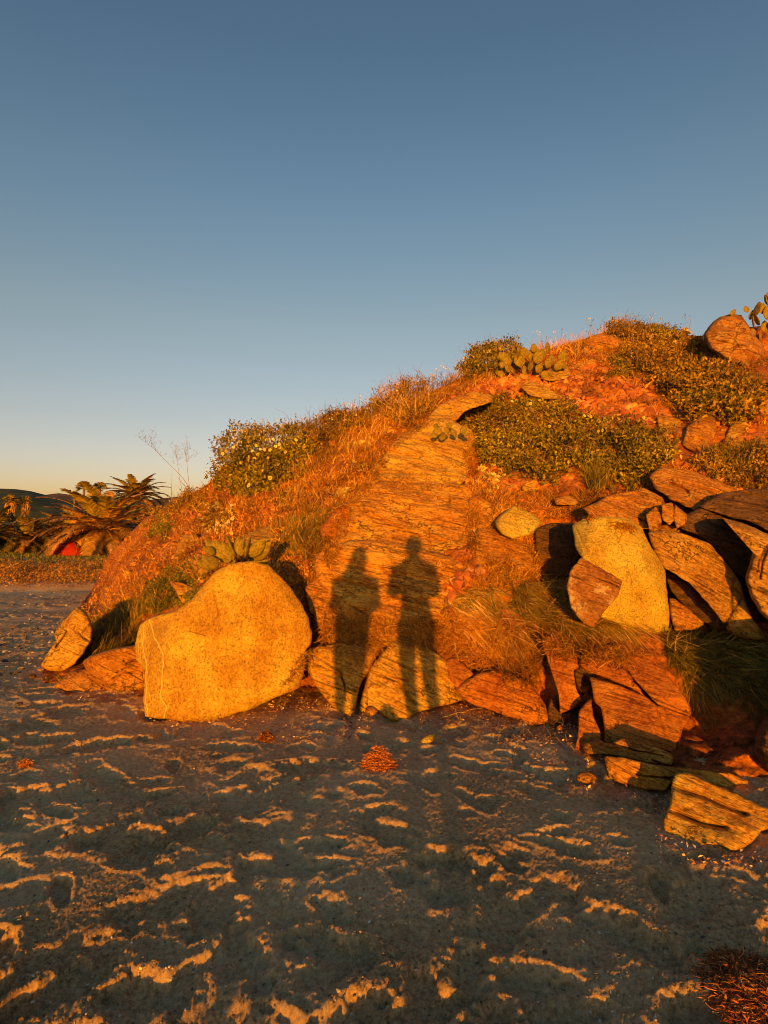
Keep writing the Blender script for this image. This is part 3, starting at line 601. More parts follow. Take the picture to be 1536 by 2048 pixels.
rock('small flat slab in the dry grass above the square yellow stone', [(1108,998),(1135,990),(1155,994),(1160,1004),(1146,1012),(1112,1010)], 6.6, 6.75, .25, 'layer', jag=1.5, step=2.2)
# --- top of the hill
rock('orange rock block on the skyline behind the big prickly pear', c3([(965,190),(1010,160),(1080,148),(1170,160),(1225,195),(1210,250),(1120,300),(1040,330),(970,320)]), 11.5, 11.9, .8, 'layer', jag=2, step=2.2, rnd=.3)
rock('big rounded boulder on the skyline at the upper right corner', c4([(1040,430),(1075,360),(1100,325),(1160,278),(1240,258),(1330,270),(1380,335),(1440,430),(1520,540),(1490,640),(1390,690),(1280,660),(1180,590),(1080,520)]), 9.6, 10.3, 1.2, 'lichen', st=(20,.06,6), jag=3, rnd=.35, amp=.06, step=2.5)
rock('pale flat stone on red scree under the big prickly pear', c3([(585,475),(650,440),(720,458),(800,508),(830,545),(720,545),(640,520)]), 9.4, 9.8, .3, 'layer2', jag=1.5, step=2.2)
rock('long yellow slab right of the big prickly pear', c3([(700,420),(780,370),(880,350),(900,400),(860,425),(760,440)]), 10.2, 10.6, .3, 'layer2', jag=2, step=2.2)
rock('thin yellow slab left of the small dark shrub', c3([(890,345),(960,315),(1040,300),(1075,312),(1050,335),(950,350),(900,362)]), 10.8, 11.1, .3, 'layer2', jag=1.5, step=2.2)
rock('striped ledge block at the right of the bush, leftmost of the ledge row', c4([(680,1050),(760,1035),(860,1070),(870,1100),(850,1165),(770,1195),(690,1140)]), 7.9, 8.2, .5, 'layer2', jag=2, step=2.2)
rock('large ledge block with the lone daisy on it', c4([(880,1235),(905,1130),(1000,1065),(1120,1035),(1150,1100),(1130,1210),(1060,1290),(960,1315),(870,1275)]), 7.3, 7.9, .6, 'layer', jag=2.5, step=2.5, amp=.05)
rock('squarish ledge block right of the dark gap in the ledge', c4([(1190,1245),(1240,1130),(1300,1065),(1390,1085),(1388,1180),(1430,1240),(1410,1300),(1290,1295)]), 7.2, 7.8, .6, 'layer2', jag=2.5, step=2.5, amp=.05)
rock('low ledge block at the right edge beside the shrub', c4([(1405,1195),(1530,1165),(1660,1200),(1640,1290),(1520,1300),(1430,1260)]), 7.1, 7.5, .6, 'layer', jag=2, step=2.5)
rock('tall orange block at the right edge under the upper shrub', c4([(1470,955),(1560,935),(1660,980),(1660,1150),(1560,1170),(1480,1110)]), 7.6, 8.1, .6, 'layer2', jag=2, step=2.5)
rock('orange slab at the right edge below the skyline boulder', c4([(1390,720),(1500,740),(1640,780),(1650,900),(1560,890),(1480,830)]), 8.6, 9.2, .6, 'layer2', jag=2, step=2.5)
# --- left side
golden = rock('huge golden boulder with a flat face and a notched left shoulder', [(276,1262),(281,1250),(299,1237),(325,1227),(352,1221),(372,1207),(390,1190),(408,1167),(432,1142),(458,1129),(504,1123),(536,1128),(556,1150),(575,1168),(601,1200),(618,1235),(624,1271),(622,1290),(611,1300),(609,1343),(601,1374),(543,1400),(494,1422),(445,1437),(364,1443),(289,1433),(286,1401),(291,1343),(273,1320),(270,1297)], g(1440), 5.15, .85, 'goldvein', gx=.03, jag=2.6, rnd=.035, edge=30, amp=.026, chip=.3, planes=((322,1300,180,.6),(470,1150,112,.10),(400,1215,130,.12),(430,1165,140,.5),(600,1340,-30,.5),(575,1200,38,.5),(500,1398,-72,.6)), st=(75,.010,5), c=(455,1290), step=2.4, bump2=.012, joints=False,
     cracks=(([(318,1250),(330,1300),(324,1350),(328,1400),(326,1435)],2,-.012),([(380,1262),(410,1268)],1.5,.025),([(432,1195),(438,1228),(430,1250)],1.5,.025)))
rock('layered reddish boulder low on the left of the golden boulder', c1([(505,1550),(560,1505),(700,1465),(860,1440),(920,1500),(920,1700),(860,1735),(750,1768),(650,1730),(560,1660)]), g(1385)+.1, 5.6, .5, 'layer', st=(-14,.035,7), jag=2, rnd=.35)
rock('tall pale rock at the left foot of the hill', c1([(335,1375),(390,1290),(480,1208),(540,1260),(570,1340),(565,1430),(520,1500),(470,1560),(400,1605),(300,1605),(248,1575),(300,1480),(350,1420)]), 6.2, 6.6, .9, 'crop', gx=.02, st=(-50,.03,6), jag=3.)
rock('low ledge rock at the very bottom of the left foot', c1([(330,1700),(400,1640),(440,1600),(540,1590),(640,1710),(600,1745),(480,1720),(400,1725)]), g(1388)+.1, 5.95, .4, 'layer', st=(-30,.03,6), jag=2)
rock('lumpy yellow rock under the white-flowered clump', c1([(1065,920),(1090,830),(1130,770),(1200,760),(1250,820),(1290,900),(1240,950),(1170,960),(1090,950)]), 8.3, 8.9, .6, 'layer2', jag=2.5, step=2.5, amp=.05)
rock('small leaning stone in the bush behind the golden boulder', c1([(1040,1050),(1130,1065),(1200,1100),(1180,1160),(1120,1190),(1080,1110)]), 6.6, 6.8, .25, 'layer', jag=1.5, step=2.2)
rock('rust stone among dry stalks left of the prickly pear', c1([(1185,960),(1240,925),(1300,935),(1310,990),(1260,1010),(1200,1000)]), 6.8, 7.0, .25, 'layer', jag=1.5, step=2.2)
rock('yellow rock slab above the prickly pear behind the golden boulder', c2([(240,1110),(300,1060),(400,1030),(500,1005),(540,1050),(510,1110),(440,1150),(370,1200),(270,1180)]), 7.0, 7.8, .4, 'layer2', st=(10,.03,8), jag=2.5)
rock('pale lichen rock beside the grass left of the central outcrop', c2([(740,1230),(800,1180),(880,1170),(900,1250),(860,1330),(780,1320)]), 6.1, 6.4, .3, 'lichen', jag=2)
rock('lichen-covered yellow rock knob on the left of the central outcrop', c2([(970,860),(1040,800),(1120,790),(1200,830),(1240,900),(1200,970),(1130,990),(1060,960),(985,920)]), 6.95, 7.5, .35, 'bright', jag=2.5, amp=.03)
rock('orange rock shoulder on the left of the outcrop, next to the hooded shadow', [(612,1175),(640,1140),(668,1135),(690,1160),(720,1200),(700,1235),(650,1245),(620,1225)], 5.5, 5.8, .5, 'layer', st=(30,.03,8), jag=4)
rock('rust rock rib between the yellow rock face and the soil on its left', [(640,1060),(668,1020),(700,1000),(722,1010),(712,1050),(680,1085),(650,1098)], 6.5, 6.9, .5, 'red', st=(30,.03,8), jag=4)
rock('orange rock rib at the right of the outcrop under the pale succulents', [(938,1000),(958,985),(985,1005),(990,1050),(960,1062),(938,1045)], 6.3, 6.6, .5, 'layer', st=(40,.03,8), jag=3.5)
rock('broken orange ledge at the top of the long grass, below the orange slab', [(955,1150),(1000,1160),(1065,1165),(1110,1175),(1100,1200),(1040,1205),(980,1200),(945,1180)], 5.55, 5.8, .45, 'layer', st=(15,.03,8), jag=4)
rock('broken rust rock over the curly roots, right of the right shadow', [(885,1215),(930,1195),(975,1205),(1000,1230),(960,1260),(905,1262),(880,1245)], 5.25, 5.5, .4, 'red', st=(25,.03,8), jag=4)
# many smaller broken stones half sunk in the slope
er = np.random.default_rng(5); EMB = []
WHERE = [((1010, 985), (70, 20), 9), ((1010, 1110), (50, 30), 5), ((560, 1120), (60, 40), 4), ((350, 1130), (60, 50), 7), ((250, 1170), (35, 40), 5), ((520, 960), (60, 30), 5), ((700, 900), (80, 40), 7), ((1060, 770), (90, 25), 9), ((1260, 800), (60, 30), 8), ((1180, 730), (40, 15), 4), ((1120, 1020), (60, 20), 6), ((1000, 770), (50, 15), 4), ((1340, 1050), (30, 30), 4), ((1290, 905), (40, 10), 2), ((1450, 700), (30, 15), 2), ((650, 1020), (30, 50), 4), ((480, 1060), (40, 20), 3)]
USED = set(); LM = [('the square yellow stone', 1035, 1045), ('the daisy bush', 520, 920), ('the cream flower clump', 430, 1025), ('the cactus pads', 465, 1110), ('the big prickly pear', 1065, 725), ('the small dark shrub', 1235, 735), ('the hooded shadow', 710, 1130), ('the sprawling shrub', 1090, 860), ('the tall rock face', 830, 920), ('the skyline boulder', 1465, 680), ('the bright boulder', 1240, 1100), ('the green shrub', 340, 1170), ('the left flank edge', 250, 1120), ('the stone cluster', 1330, 1035), ('the creeping prickly pear', 900, 860), ('the pale succulents', 960, 1040)]
HUE = ['orange', 'rust', 'yellowish', 'reddish brown']; SHP = ['angular', 'flat', 'jagged', 'blocky', 'wedge-shaped']
for (cx_, cy_), (sx_, sy_), n_ in WHERE:
    for k in range(n_):
        x = cx_ + er.uniform(-sx_, sx_); y = cy_ + er.uniform(-sy_, sy_); d_ = float(hill(np.array([x]), np.array([y]))[0]); w0 = er.uniform(.10, .30) ** 1.0 * F / d_; h0 = w0 * er.uniform(.4, .75); m_ = int(er.integers(6, 10)); a_ = er.uniform(-.5, .5)
        th = np.sort(er.uniform(0, 2 * np.pi, m_) * .25 + np.linspace(0, 2 * np.pi, m_, endpoint=False)); rr = er.uniform(.75, 1.15, m_)
        pp_ = [(x + .5 * w0 * r_ * math.cos(t) * math.cos(a_) - .5 * h0 * r_ * math.sin(t) * math.sin(a_), y + .5 * h0 * r_ * math.sin(t) * math.cos(a_) + .5 * w0 * r_ * math.cos(t) * math.sin(a_)) for t, r_ in zip(th, rr)]
        ok = all(abs(x - X0) > (w0 + W0) * .42 or abs(y - Y0) > (h0 + H0) * .42 for X0, Y0, W0, H0 in EMB)
        if not ok: continue
        EMB.append((x, y, w0, h0))
        nm = min(LM, key=lambda q_: math.hypot(q_[1] - x, (q_[2] - y) * 1.3)); dx_, dy_ = x - nm[1], y - nm[2]
        way = ('right of' if dx_ > 0 else 'left of') if abs(dx_) > abs(dy_) * 1.8 else ('below' if dy_ > 0 else 'above') if abs(dy_) > abs(dx_) * 1.8 else ('down to the right of' if dx_ > 0 and dy_ > 0 else 'down to the left of' if dy_ > 0 else 'up to the right of' if dx_ > 0 else 'up to the left of')
        mi = len(EMB) % 4; wd_ = math.hypot(dx_, dy_); far = 'close ' if wd_ < 35 else 'further ' if wd_ > 80 else ''
        sz_ = 'small' if w0 * d_ / F < .17 else 'larger' if w0 * d_ / F > .24 else 'medium-sized'
        for sh_ in (SHP[m_ % 5], 'squat', 'long', 'cracked', 'pitted', 'ragged', 'tilted'):
            lb_ = f"{sz_} {sh_} {HUE[mi]} stone {far}{way} {nm[0]}"
            if lb_ not in USED: break
        USED.add(lb_)
        rock(lb_, pp_, d_ - .10, d_ - .02, .28, ['layer', 'red', 'layer2', 'lichen'][mi], jag=2., step=2.4, st=(er.uniform(-10, 50), .02, 9), amp=.02, name='stone', cat='stone', group='broken stones half sunk in the slope', joints=False)
# --- small things on the sand
def stone(label, px, py, w, h, mat, ang=0., name='stone'):
    th = np.linspace(0, 2 * np.pi, 9, endpoint=False)
    pts = [(px + w * .5 * math.cos(t) * math.cos(ang) - h * .5 * math.sin(t) * math.sin(ang) * -1, py - h * .45 + h * .5 * math.sin(t) * math.cos(ang) - w * .5 * math.cos(t) * math.sin(ang)) for t in th]
    d = g(py); return rock(label, pts, d, d + .05, max(.05, w * d / F * .6), mat, jag=w * .05, rnd=.5, amp=.006, st=(10, .004, 9), step=max(1.2, w / 30), name=name, edge=3, cat='stone')
stone('bright yellow oval stone on the sand just above the red-brown seaweed ball', 857, 1485, 38, 17, 'bright', R_(22))
for lab, px, py, w_, h_ in [('grey pebble on dark sand by the left edge, largest there', 66, 1356, 16, 9), ('small dark stone at the tip of the left foot of the hill', 40, 1410, 13, 7), ('small wedge-shaped stone beside the foot of the striped slab', 742, 1432, 26, 20), ('rubble block half buried in sand before the flat ledge', 1172, 1566, 44, 24), ('small stone against the foot of the cleft rocks', 1122, 1462, 20, 14)]:
    stone(lab, px, py, w_, h_, 'layer' if w_ > 18 else 'brown')

# quartz veins of the golden boulder, laid on its real surface
from mathutils.bvhtree import BVHTree
def bvh_of(o):
    me = o.data; mw = o.matrix_basis
    return BVHTree.FromPolygons([mw @ v.co for v in me.vertices], [tuple(p.vertices) for p in me.polygons])
def hit(bv, px, py, off=0.):
    a = Vector((0, 0, CH)); d = Vector(P(px, py, 1.0)) - a; d.normalize()
    h = bv.ray_cast(a, d)
    return None if h[0] is None else np.array(h[0] - d * off)
gb = bvh_of(golden)
M['vein'] = plain_mat('pale quartz vein', (.58, .40, .10), (.72, .56, .20), 60)
for pl, rr in (([(300,1240),(310,1275),(328,1310),(325,1350),(321,1390),(332,1415),(328,1438)], .006), ([(288,1250),(284,1290),(294,1330),(291,1400),(296,1432)], .005)):
    pl = np.array(pl, float); tt = np.linspace(0, len(pl) - 1, 60); pts = []
    for q in tt:
        x = np.interp(q, range(len(pl)), pl[:, 0]) + 2.5 * float(noise(np.array([q * 2.1, 3.3, rr * 900]))); y = np.interp(q, range(len(pl)), pl[:, 1])
        h = hit(gb, x, y, -rr * .45)
        if h is not None: pts.append(h)
    V, Q, T = tube(pts, rr * (1 + .5 * noise(np.stack([np.arange(len(pts)) * .31, np.zeros(len(pts)), np.zeros(len(pts))], -1))), 6)
    mobj('quartz_vein', V, [Q, T], M['vein'], golden)

rocks_all = [o for o in col.objects if o.type == 'MESH' and o.name.split('.')[0] in ('boulder', 'stone')] + [hill_obj]
_vs = []; _fs = []; _nv = 0
for o in rocks_all:
    me = o.data; a = np.empty(len(me.vertices) * 3, np.float32); me.vertices.foreach_get('co', a); a = a.reshape(-1, 3) + np.array(o.location)
    _vs.append(a); b = np.empty(len(me.loops), np.int32); me.loops.foreach_get('vertex_index', b); ls = np.empty(len(me.polygons), np.int32); me.polygons.foreach_get('loop_start', ls); lt = np.empty(len(me.polygons), np.int32); me.polygons.foreach_get('loop_total', lt)
    q4 = ls[lt == 4][:, None] + np.arange(4); q3 = ls[lt == 3][:, None] + np.arange(3)
    _fs += (b[q4] + _nv).tolist() + (b[q3] + _nv).tolist(); _nv += len(a)
BV = BVHTree.FromPolygons(np.concatenate(_vs).tolist(), _fs); del _vs, _fs
FW = Vector((0, ca, sa)); CV = Vector((0, 0, CH))
def surf(px, py):
    """view depth of whatever stone or soil is really seen at a photo position"""
    out = hill(px, py); D_ = P(px, py, 1.0) - np.array([0, 0, CH])
    for k in range(len(out)):
        h = BV.ray_cast(CV, Vector(D_[k]).normalized())
        if h[0] is not None: out[k] = (h[0] - CV).dot(FW)
    return out
# ------------------------------------------------------------------ plants on the hillside
def scatter(poly, n, thick=.0, lump=2.2, seed=0, edge=22., surf=.4, ragged=26., gaps=.55):
    q = sample_poly(poly, int(n * 1.7)); pj = P(q[:, 0], q[:, 1], hd0(q[:, 0], q[:, 1])); kp = (noise(pj * 1.9 + seed + 7) + .7 * noise(pj * 5.5 + seed)) > rng.uniform(-gaps - .35, -gaps + .45, len(q)); q = q[kp][:n]
    if len(q) < n: q = np.concatenate([q, sample_poly(poly, n - len(q))])
    px, py = q.T
    pj = P(px, py, hd0(px, py)); px = px + ragged * (noise(pj * 2.6 + seed) + .6 * noise(pj * 8 + seed)); py = py + ragged * .7 * (noise(pj * 2.6 + seed + 33) + .6 * noise(pj * 8 + seed + 33))
    d = hill(px, py); prof = np.clip(edist(poly, px, py) / edge, 0, 1) ** .5
    p0 = P(px, py, d); lm = .58 + .75 * noise(p0 * lump + seed) + .45 * noise(p0 * lump * 2.7 + seed)
    off = thick * prof * np.clip(lm, .15, 1.3) * rng.random(n) ** surf
    return P(px, py, d - off), px, py, prof
def foliage(poly, n, thick, size, seed=0, lump=2.2, edge=22., asp=.45, up=.5):
    p, px, py, pr = scatter(poly, n, thick, lump, seed, edge)
    p = p + rng.normal(size=p.shape) * size * .9
    ax = rng.normal(size=p.shape) + np.array([0, -.5, up]); nr = rng.normal(size=p.shape) * .7 + np.array([0, -1., .6])
    ln = size * rng.uniform(.45, 1.6, n)
    return leaves(p, ax, nr, ln, ln * asp)
def stems(poly, n, thick, length, seed=0, spread=.5, upw=1., rad=.0035, curl=.25, seg=6, lean=(0, -.2, 0)):
    mb = MB(); q = sample_poly(poly, n); d = hill(q[:, 0], q[:, 1]) - thick * .1; b = P(q[:, 0], q[:, 1], d)
    for k in range(n):
        dr_ = np.array(lean) + np.array([0, 0, upw]) + rng.normal(size=3) * spread; dr_ /= np.linalg.norm(dr_)
        l = length * rng.uniform(.5, 1.2); pts = [b[k]]
        for j in range(seg):
            dr_ = dr_ + rng.normal(size=3) * curl; dr_ /= np.linalg.norm(dr_); pts.append(pts[-1] + dr_ * l / seg)
        V, Q, T = tube(pts, np.linspace(1, .45, seg + 1) * rad, 3); mb.add(V, Q, T)
    return mb
def flower_mesh(pet, r, n=9):
    th = np.linspace(0, 2 * np.pi, n, endpoint=False); V = []; Fc = []
    for k, t in enumerate(th):
        c, s = math.cos(t), math.sin(t); a = r * .2; wd = r * .24
        base = len(V); V += [(a * c, 0, a * s), (r * .65 * c - wd * s, -r * .08, r * .65 * s + wd * c), (r * c, -r * .02, r * s), (r * .65 * c + wd * s, -r * .08, r * .65 * s - wd * c)]
        Fc.append([base, base + 1, base + 2, base + 3])
    m1, _ = mesh('petals', V, np.array(Fc), pet, False, False)
    nn = 8; V = [(0, -r * .16, 0)]; 
    for rr, dy in ((.16, -.12), (.24, -.02)):
        V += [(rr * r * math.cos(t), dy * r, rr * r * math.sin(t)) for t in np.linspace(0, 2 * np.pi, nn, endpoint=False)]
    T = [[0, 1 + k, 1 + (k + 1) % nn] for k in range(nn)]; Q = [[1 + k, 1 + nn + k, 1 + nn + (k + 1) % nn, 1 + (k + 1) % nn] for k in range(nn)]
    m2, _ = mesh('disc', V, [np.array(Q), np.array(T)], M['disc'], True, False)
    return m1, m2
FL_Y = flower_mesh(M['petal'], 1.0); FL_W = flower_mesh(M['petalw'], 1.0, 7)
def put_flower(p, r, parent, kind=FL_Y, lab=None):
    f = bpy.data.objects.new('flower', kind[0]); col.objects.link(f); f.parent = parent
    f.location = Vector(p) - parent.location; f.scale = (r, r, r)
    f.rotation_euler = (random.uniform(-1.1, .5), random.uniform(-3, 3), random.uniform(-1.1, 1.1))
    c = bpy.data.objects.new('flower_disc', kind[1]); col.objects.link(c); c.parent = f
    return f
def base_of(poly):
    poly = np.array(poly, float); x = poly[:, 0].mean(); y = poly[:, 1].max(); return P(x, y, float(hill(np.array([x]), np.array([y]))[0]))
def bush(name, label, poly, n, thick, size, mat, cat='bush', seed=0, flowers=(), fr=.035, kind=FL_Y, twigs=0, twig_len=.25, edge=22., asp=.45, group=None, twigmat='twig', up=.5):
    r = empty(name, base_of(poly)); tag(r, label, cat, group)
    V, T = foliage(poly, n, thick, size, seed, edge=edge, asp=asp, up=up); mobj('foliage', V, T, M[mat], r)
    if twigs: stems(poly, twigs, thick, twig_len).build('stems', M[twigmat], r)
    for fx, fy in flowers:
        d = float(hill(np.array([fx]), np.array([fy]))[0]) - thick * random.uniform(.72, 1.1)
        put_flower(P(fx, fy, d), fr * random.uniform(.8, 1.25), r, kind)
    return r
fl = [(175/3.07,540),(205,535),(250,505),(290,530),(345,525),(370,485),(410,490),(430,488),(450,490),(265,575),(300,595),(320,560),(370,548),(335,605),(355,580),(395,550),(430,553),(418,602),(465,530),(487,518),(495,540),(535,515),(550,485),(590,490),(600,480),(635,520),(655,515),(635,535),(655,495),(250,632),(235,680),(185,705),(335,680),(385,665),(388,680),(430,725),(475,718),(345,755),(300,770),(400,640),(160,560),(140,575),(240,500),(525,565),(510,480)]
fl = [(400 + x / 3.072, 720 + y / 3.072) for x, y in fl[1:]]
bush('flowering_bush', 'dense green bush covered in yellow daisies at the left end of the skyline', c2([(85,690),(80,610),(120,540),(170,490),(230,440),(300,425),(380,400),(440,412),(500,400),(590,415),(680,440),(720,520),(700,580),(640,620),(590,690),(560,750),(440,800),(340,830),(240,830),(160,800),(110,760)]), 13000, .6, .052, 'leaf', seed=3, flowers=fl, fr=.031, twigs=60, twig_len=.4)
fl3 = c3([(650,575),(995,628),(1015,635),(1345,660),(1065,745),(1112,745),(765,715),(370,795),(535,560),(1020,655),(1350,690),(980,650),(1090,740),(1340,640)])
b2 = bush('sprawling_shrub', 'wide low sprawling green shrub in the middle of the slope, above the square yellow stone', c3([(200,620),(270,575),(380,560),(520,540),(680,550),(850,570),(950,610),(1050,690),(1180,700),(1300,680),(1450,740),(1536,830),(1536,930),(1400,950),(1330,990),(1290,1080),(1180,1080),(1100,990),(960,960),(860,960),(760,1060),(640,1050),(520,1000),(420,960),(330,880),(290,820),(210,740)]), 22000, .55, .042, 'leaf', seed=9, flowers=fl3, fr=.024, twigs=420, twig_len=.3)
V, T = foliage(c3([(240,600),(600,560),(900,590),(960,680),(850,780),(600,760),(400,760),(280,720)]), 9000, .5, .034, 21); mobj('reddish_foliage', V, T, M['leafr'], b2)
b3 = bush('hillside_shrub', 'dark brushy shrub spreading below the skyline boulder at the upper right', c4([(400,520),(460,470),(600,455),(760,470),(900,470),(1000,520),(1100,560),(1200,600),(1320,690),(1400,740),(1470,800),(1520,900),(1480,960),(1380,1040),(1290,1030),(1180,1000),(1080,1020),(960,1060),(870,1010),(780,900),(700,820),(640,720),(520,650),(400,620)]), 22000, .8, .055, 'leafr', seed=14, twigs=300, twig_len=.35)
V, T = foliage(c4([(850,700),(1000,680),(1200,720),(1400,760),(1500,880),(1380,1010),(1200,990),(1000,1020),(850,900)]), 9000, .78, .055, 14, .3); mobj('green_foliage', V, T, M['leaf'], b3)
bush('hillside_shrub', 'low brushy shrub at the right edge above the dark purple-brown rock', [(1370,925),(1400,905),(1450,895),(1540,890),(1700,900),(1700,990),(1560,985),(1480,975),(1420,950)], 12000, .4, .034, 'leafr', seed=4, twigs=160)
bush('small_shrub', 'small very dark round shrub on the red scree near the skyline', c4([(310,640),(350,615),(420,615),(470,660),(460,720),(400,750),(340,720)]), 2200, .35, .04, 'leaf', seed=5, twigs=20)
bush('hillside_shrub', 'straw-coloured shrub with pale stalks on the middle of the skyline', c2([(1060,290),(1110,210),(1200,160),(1320,140),(1430,160),(1480,240),(1400,320),(1300,380),(1180,390),(1090,340)]), 6500, .5, .05, 'leafr', seed=6, twigs=320, twig_len=.42, twigmat='straw', asp=.3)
bush('hillside_shrub', 'olive green shrub left of the big prickly pear on the skyline', c3([(230,330),(280,270),(360,230),(430,205),(520,190),(560,230),(560,300),(480,330),(480,380),(380,400),(270,390)]), 7500, .6, .05, 'leaf', seed=8, twigs=120, twig_len=.32)
bush('hillside_shrub', 'dry reddish shrub standing highest on the skyline at the right', c4([(290,410),(350,355),(430,325),(520,325),(560,370),(620,400),(600,450),(450,460),(330,450)]), 4500, .5, .046, 'leafr', seed=9, twigs=200, twig_len=.35)
bush('hillside_shrub', 'small green shrub on the skyline right of the dry reddish one', c4([(580,400),(640,380),(730,368),(790,385),(870,400),(890,440),(760,465),(620,455)]), 4000, .45, .046, 'leaf', seed=10, twigs=60)
bush('hillside_shrub', 'rusty shrub on the skyline between the daisy bush and the pale stalks', c2([(600,410),(700,380),(800,330),(900,320),(980,340),(1040,310),(1080,350),(1000,400),(940,440),(820,480),(720,520),(660,480)]), 8500, .55, .05, 'leafr', seed=11, twigs=280, twig_len=.3, asp=.3)
bush('green_shrub', 'fine-leaved green shrub behind the notch of the golden boulder', c1([(900,1060),(960,1000),(1060,950),(1150,935),(1220,960),(1240,1010),(1210,1100),(1190,1180),(1130,1200),(1000,1230),(900,1230),(870,1150)]), 11000, .45, .022, 'lush', seed=12, twigs=40)
bush('low_shrub', 'dark trailing shrub on the far left flank beside the palm', c1([(1080,560),(1130,520),(1200,500),(1260,510),(1220,570),(1140,600),(1060,650),(980,700),(950,660),(1010,600)]), 4500, .4, .04, 'leafr', seed=13, twigs=90)
bush('low_shrub', 'yellowish flowering shrub on the left flank below the dead stalks', c1([(930,720),(980,680),(1040,690),(1050,740),(980,770),(940,770)]), 1500, .3, .04, 'lush', seed=15, twigs=10)
fls = [c1([(x, y)])[0] for x, y in [tuple(v) for v in np.column_stack([rng.uniform(1235, 1440, 95), rng.uniform(570, 760, 95)])]]
bush('flowering_clump', 'clump of small cream flowers growing on the knob under the daisy bush', c1([(1230,640),(1260,570),(1350,560),(1440,600),(1440,680),(1400,750),(1280,760),(1230,700)]), 3000, .25, .035, 'leafr', seed=16, flowers=fls, fr=.027, kind=FL_W)
bush('low_shrub', 'low green clump between the golden boulder and the central outcrop, half up the slope', c2([(480,800),(560,780),(640,830),(600,890),(500,880),(450,850)]), 1600, .25, .03, 'leafr', seed=17)

# pale succulents: rosettes of thick pointed leaves
def succulent(label, poly, n, r, seed=0, thick=.12):
    root = empty('succulent_clump', base_of(poly)); tag(root, label, 'succulent', 'pale succulent clumps on the slope')
    p, px, py, _ = scatter(poly, n, thick, seed=seed)
    for k in range(n):
        m = 16; ph = np.arange(m) * 2.4; el = np.linspace(.15, 1.2, m); up = unit((np.array([0, -.75, .65]) + rng.normal(size=3) * .3)[None])[0]
        a = unit(np.cross(up, [1, 0, .1])[None])[0]; b = np.cross(up, a)
        ax = np.cos(el)[:, None] * (np.cos(ph)[:, None] * a + np.sin(ph)[:, None] * b) + np.sin(el)[:, None] * up
        rr = r * rng.uniform(.6, 1.3); V, T = leaves(np.repeat(p[k][None], m, 0), ax, np.repeat(up[None], m, 0), np.full(m, rr) * np.linspace(1, .6, m), np.full(m, rr * .34), .3)
        mobj('rosette', V, T, M['succ'], root)
    stems(poly, n * 3, .1, .12, rad=.004, spread=.8).build('stems', M['straw'], root)
succulent('long clump of pale pointed succulents right of the tall yellow rock face', c3([(280,1010),(350,975),(470,1000),(510,1060),(470,1110),(400,1100),(330,1080)]), 26, .075, 1)
succulent('clump of pale succulents with dead stalks beside the outcrop, above the right shadow', c3([(245,1230),(330,1180),(430,1230),(440,1320),(350,1360),(270,1340)]), 26, .07, 2)
succulent('small pale succulents at the lower right rim of the upper rock face', c3([(150,1420),(180,1390),(235,1400),(230,1455),(180,1465)]), 7, .055, 3)
succulent('pale succulents high on the slope left of the tall rock face', c2([(780,860),(850,820),(890,840),(880,880),(810,885)]), 8, .10, 4)
succulent('bright succulents in the rust grass below the skyline', c2([(880,500),(960,500),(1040,490),(1070,520),(960,560),(900,560)]), 14, .085, 5)
succulent('small pale succulent tuft on the rust grass, right of the daisy bush', c2([(940,640),(980,620),(1020,650),(970,670)]), 5, .085, 6)
succulent('pale crusty succulents at the left edge of the outcrop near the hooded shadow', c2([(740,1240),(800,1200),(860,1220),(850,1290),(780,1310)]), 16, .055, 7)
succulent('pale succulents along the top left rim of the outcrop', c2([(1010,850),(1080,900),(1150,960),(1130,1000),(1040,960),(980,900)]), 18, .06, 8)
succulent('yellow spiky succulents lying along the crest above the olive shrub', c4([(720,420),(800,395),(880,400),(880,450),(740,455)]), 14, .12, 9)

# ------------------------------------------------------------------ grass
def grass(name, label, spec, mat, spec_surf=False):
    mb = MB()
    for poly, n, l0, l1, wd, dv, bend, sp in spec:
        q = sample_poly(poly, int(n * 1.5)); p0 = P(q[:, 0], q[:, 1], hd0(q[:, 0], q[:, 1])); keep = (noise(p0 * 2.3 + 4) + .6 * noise(p0 * 6.5)) > rng.uniform(-.55, .25, len(q)); q = q[keep][:n]; n = len(q)
        p = P(q[:, 0], q[:, 1], (surf if spec_surf else hill)(q[:, 0], q[:, 1]) - .005); cl = np.stack([noise(p * 3.5), noise(p * 3.5 + 20), noise(p * 3.5 + 40)], 1) * .7
        dirs = np.array(dv)[None] + cl + rng.normal(size=(n, 3)) * sp; ln = rng.uniform(l0, l1, n) * (1 + .5 * noise(p * 5 + 60))
        bd = np.array(bend)[None] + rng.normal(size=(n, 3)) * .15
        bd = bd * rng.uniform(.3, 1.6, (n, 1)) + rng.normal(size=(n, 3)) * .25; V, Q = blades(p, dirs, ln, wd * rng.uniform(.5, 1.7, n), bd, seg=4); mb.add(V, Q)
    o = mb.build(name, M[mat]); tag(o, label, 'grass', None, 'stuff'); return o
HILLP = [(120,1290),(190,1180),(215,1115),(290,1040),(425,960),(445,915),(600,870),(740,815),(870,772),(1000,712),(1160,684),(1280,660),(1400,676),(1600,655),(1700,1000),(1330,960),(1180,960),(1120,1000),(1060,1010),(960,960),(940,1000),(1000,1060),(1060,1160),(900,1230),(700,1240),(640,1100),(720,960),(850,840),(700,900),(600,1000),(640,1180),(600,1300),(460,1130),(300,1230),(180,1330)]
FL = [(190,1178),(215,1115),(290,1040),(425,962),(470,1000),(600,985),(720,900),(830,850),(700,1010),(640,1100),(625,1190),(520,1120),(400,1150),(300,1220),(180,1300),(130,1290)]
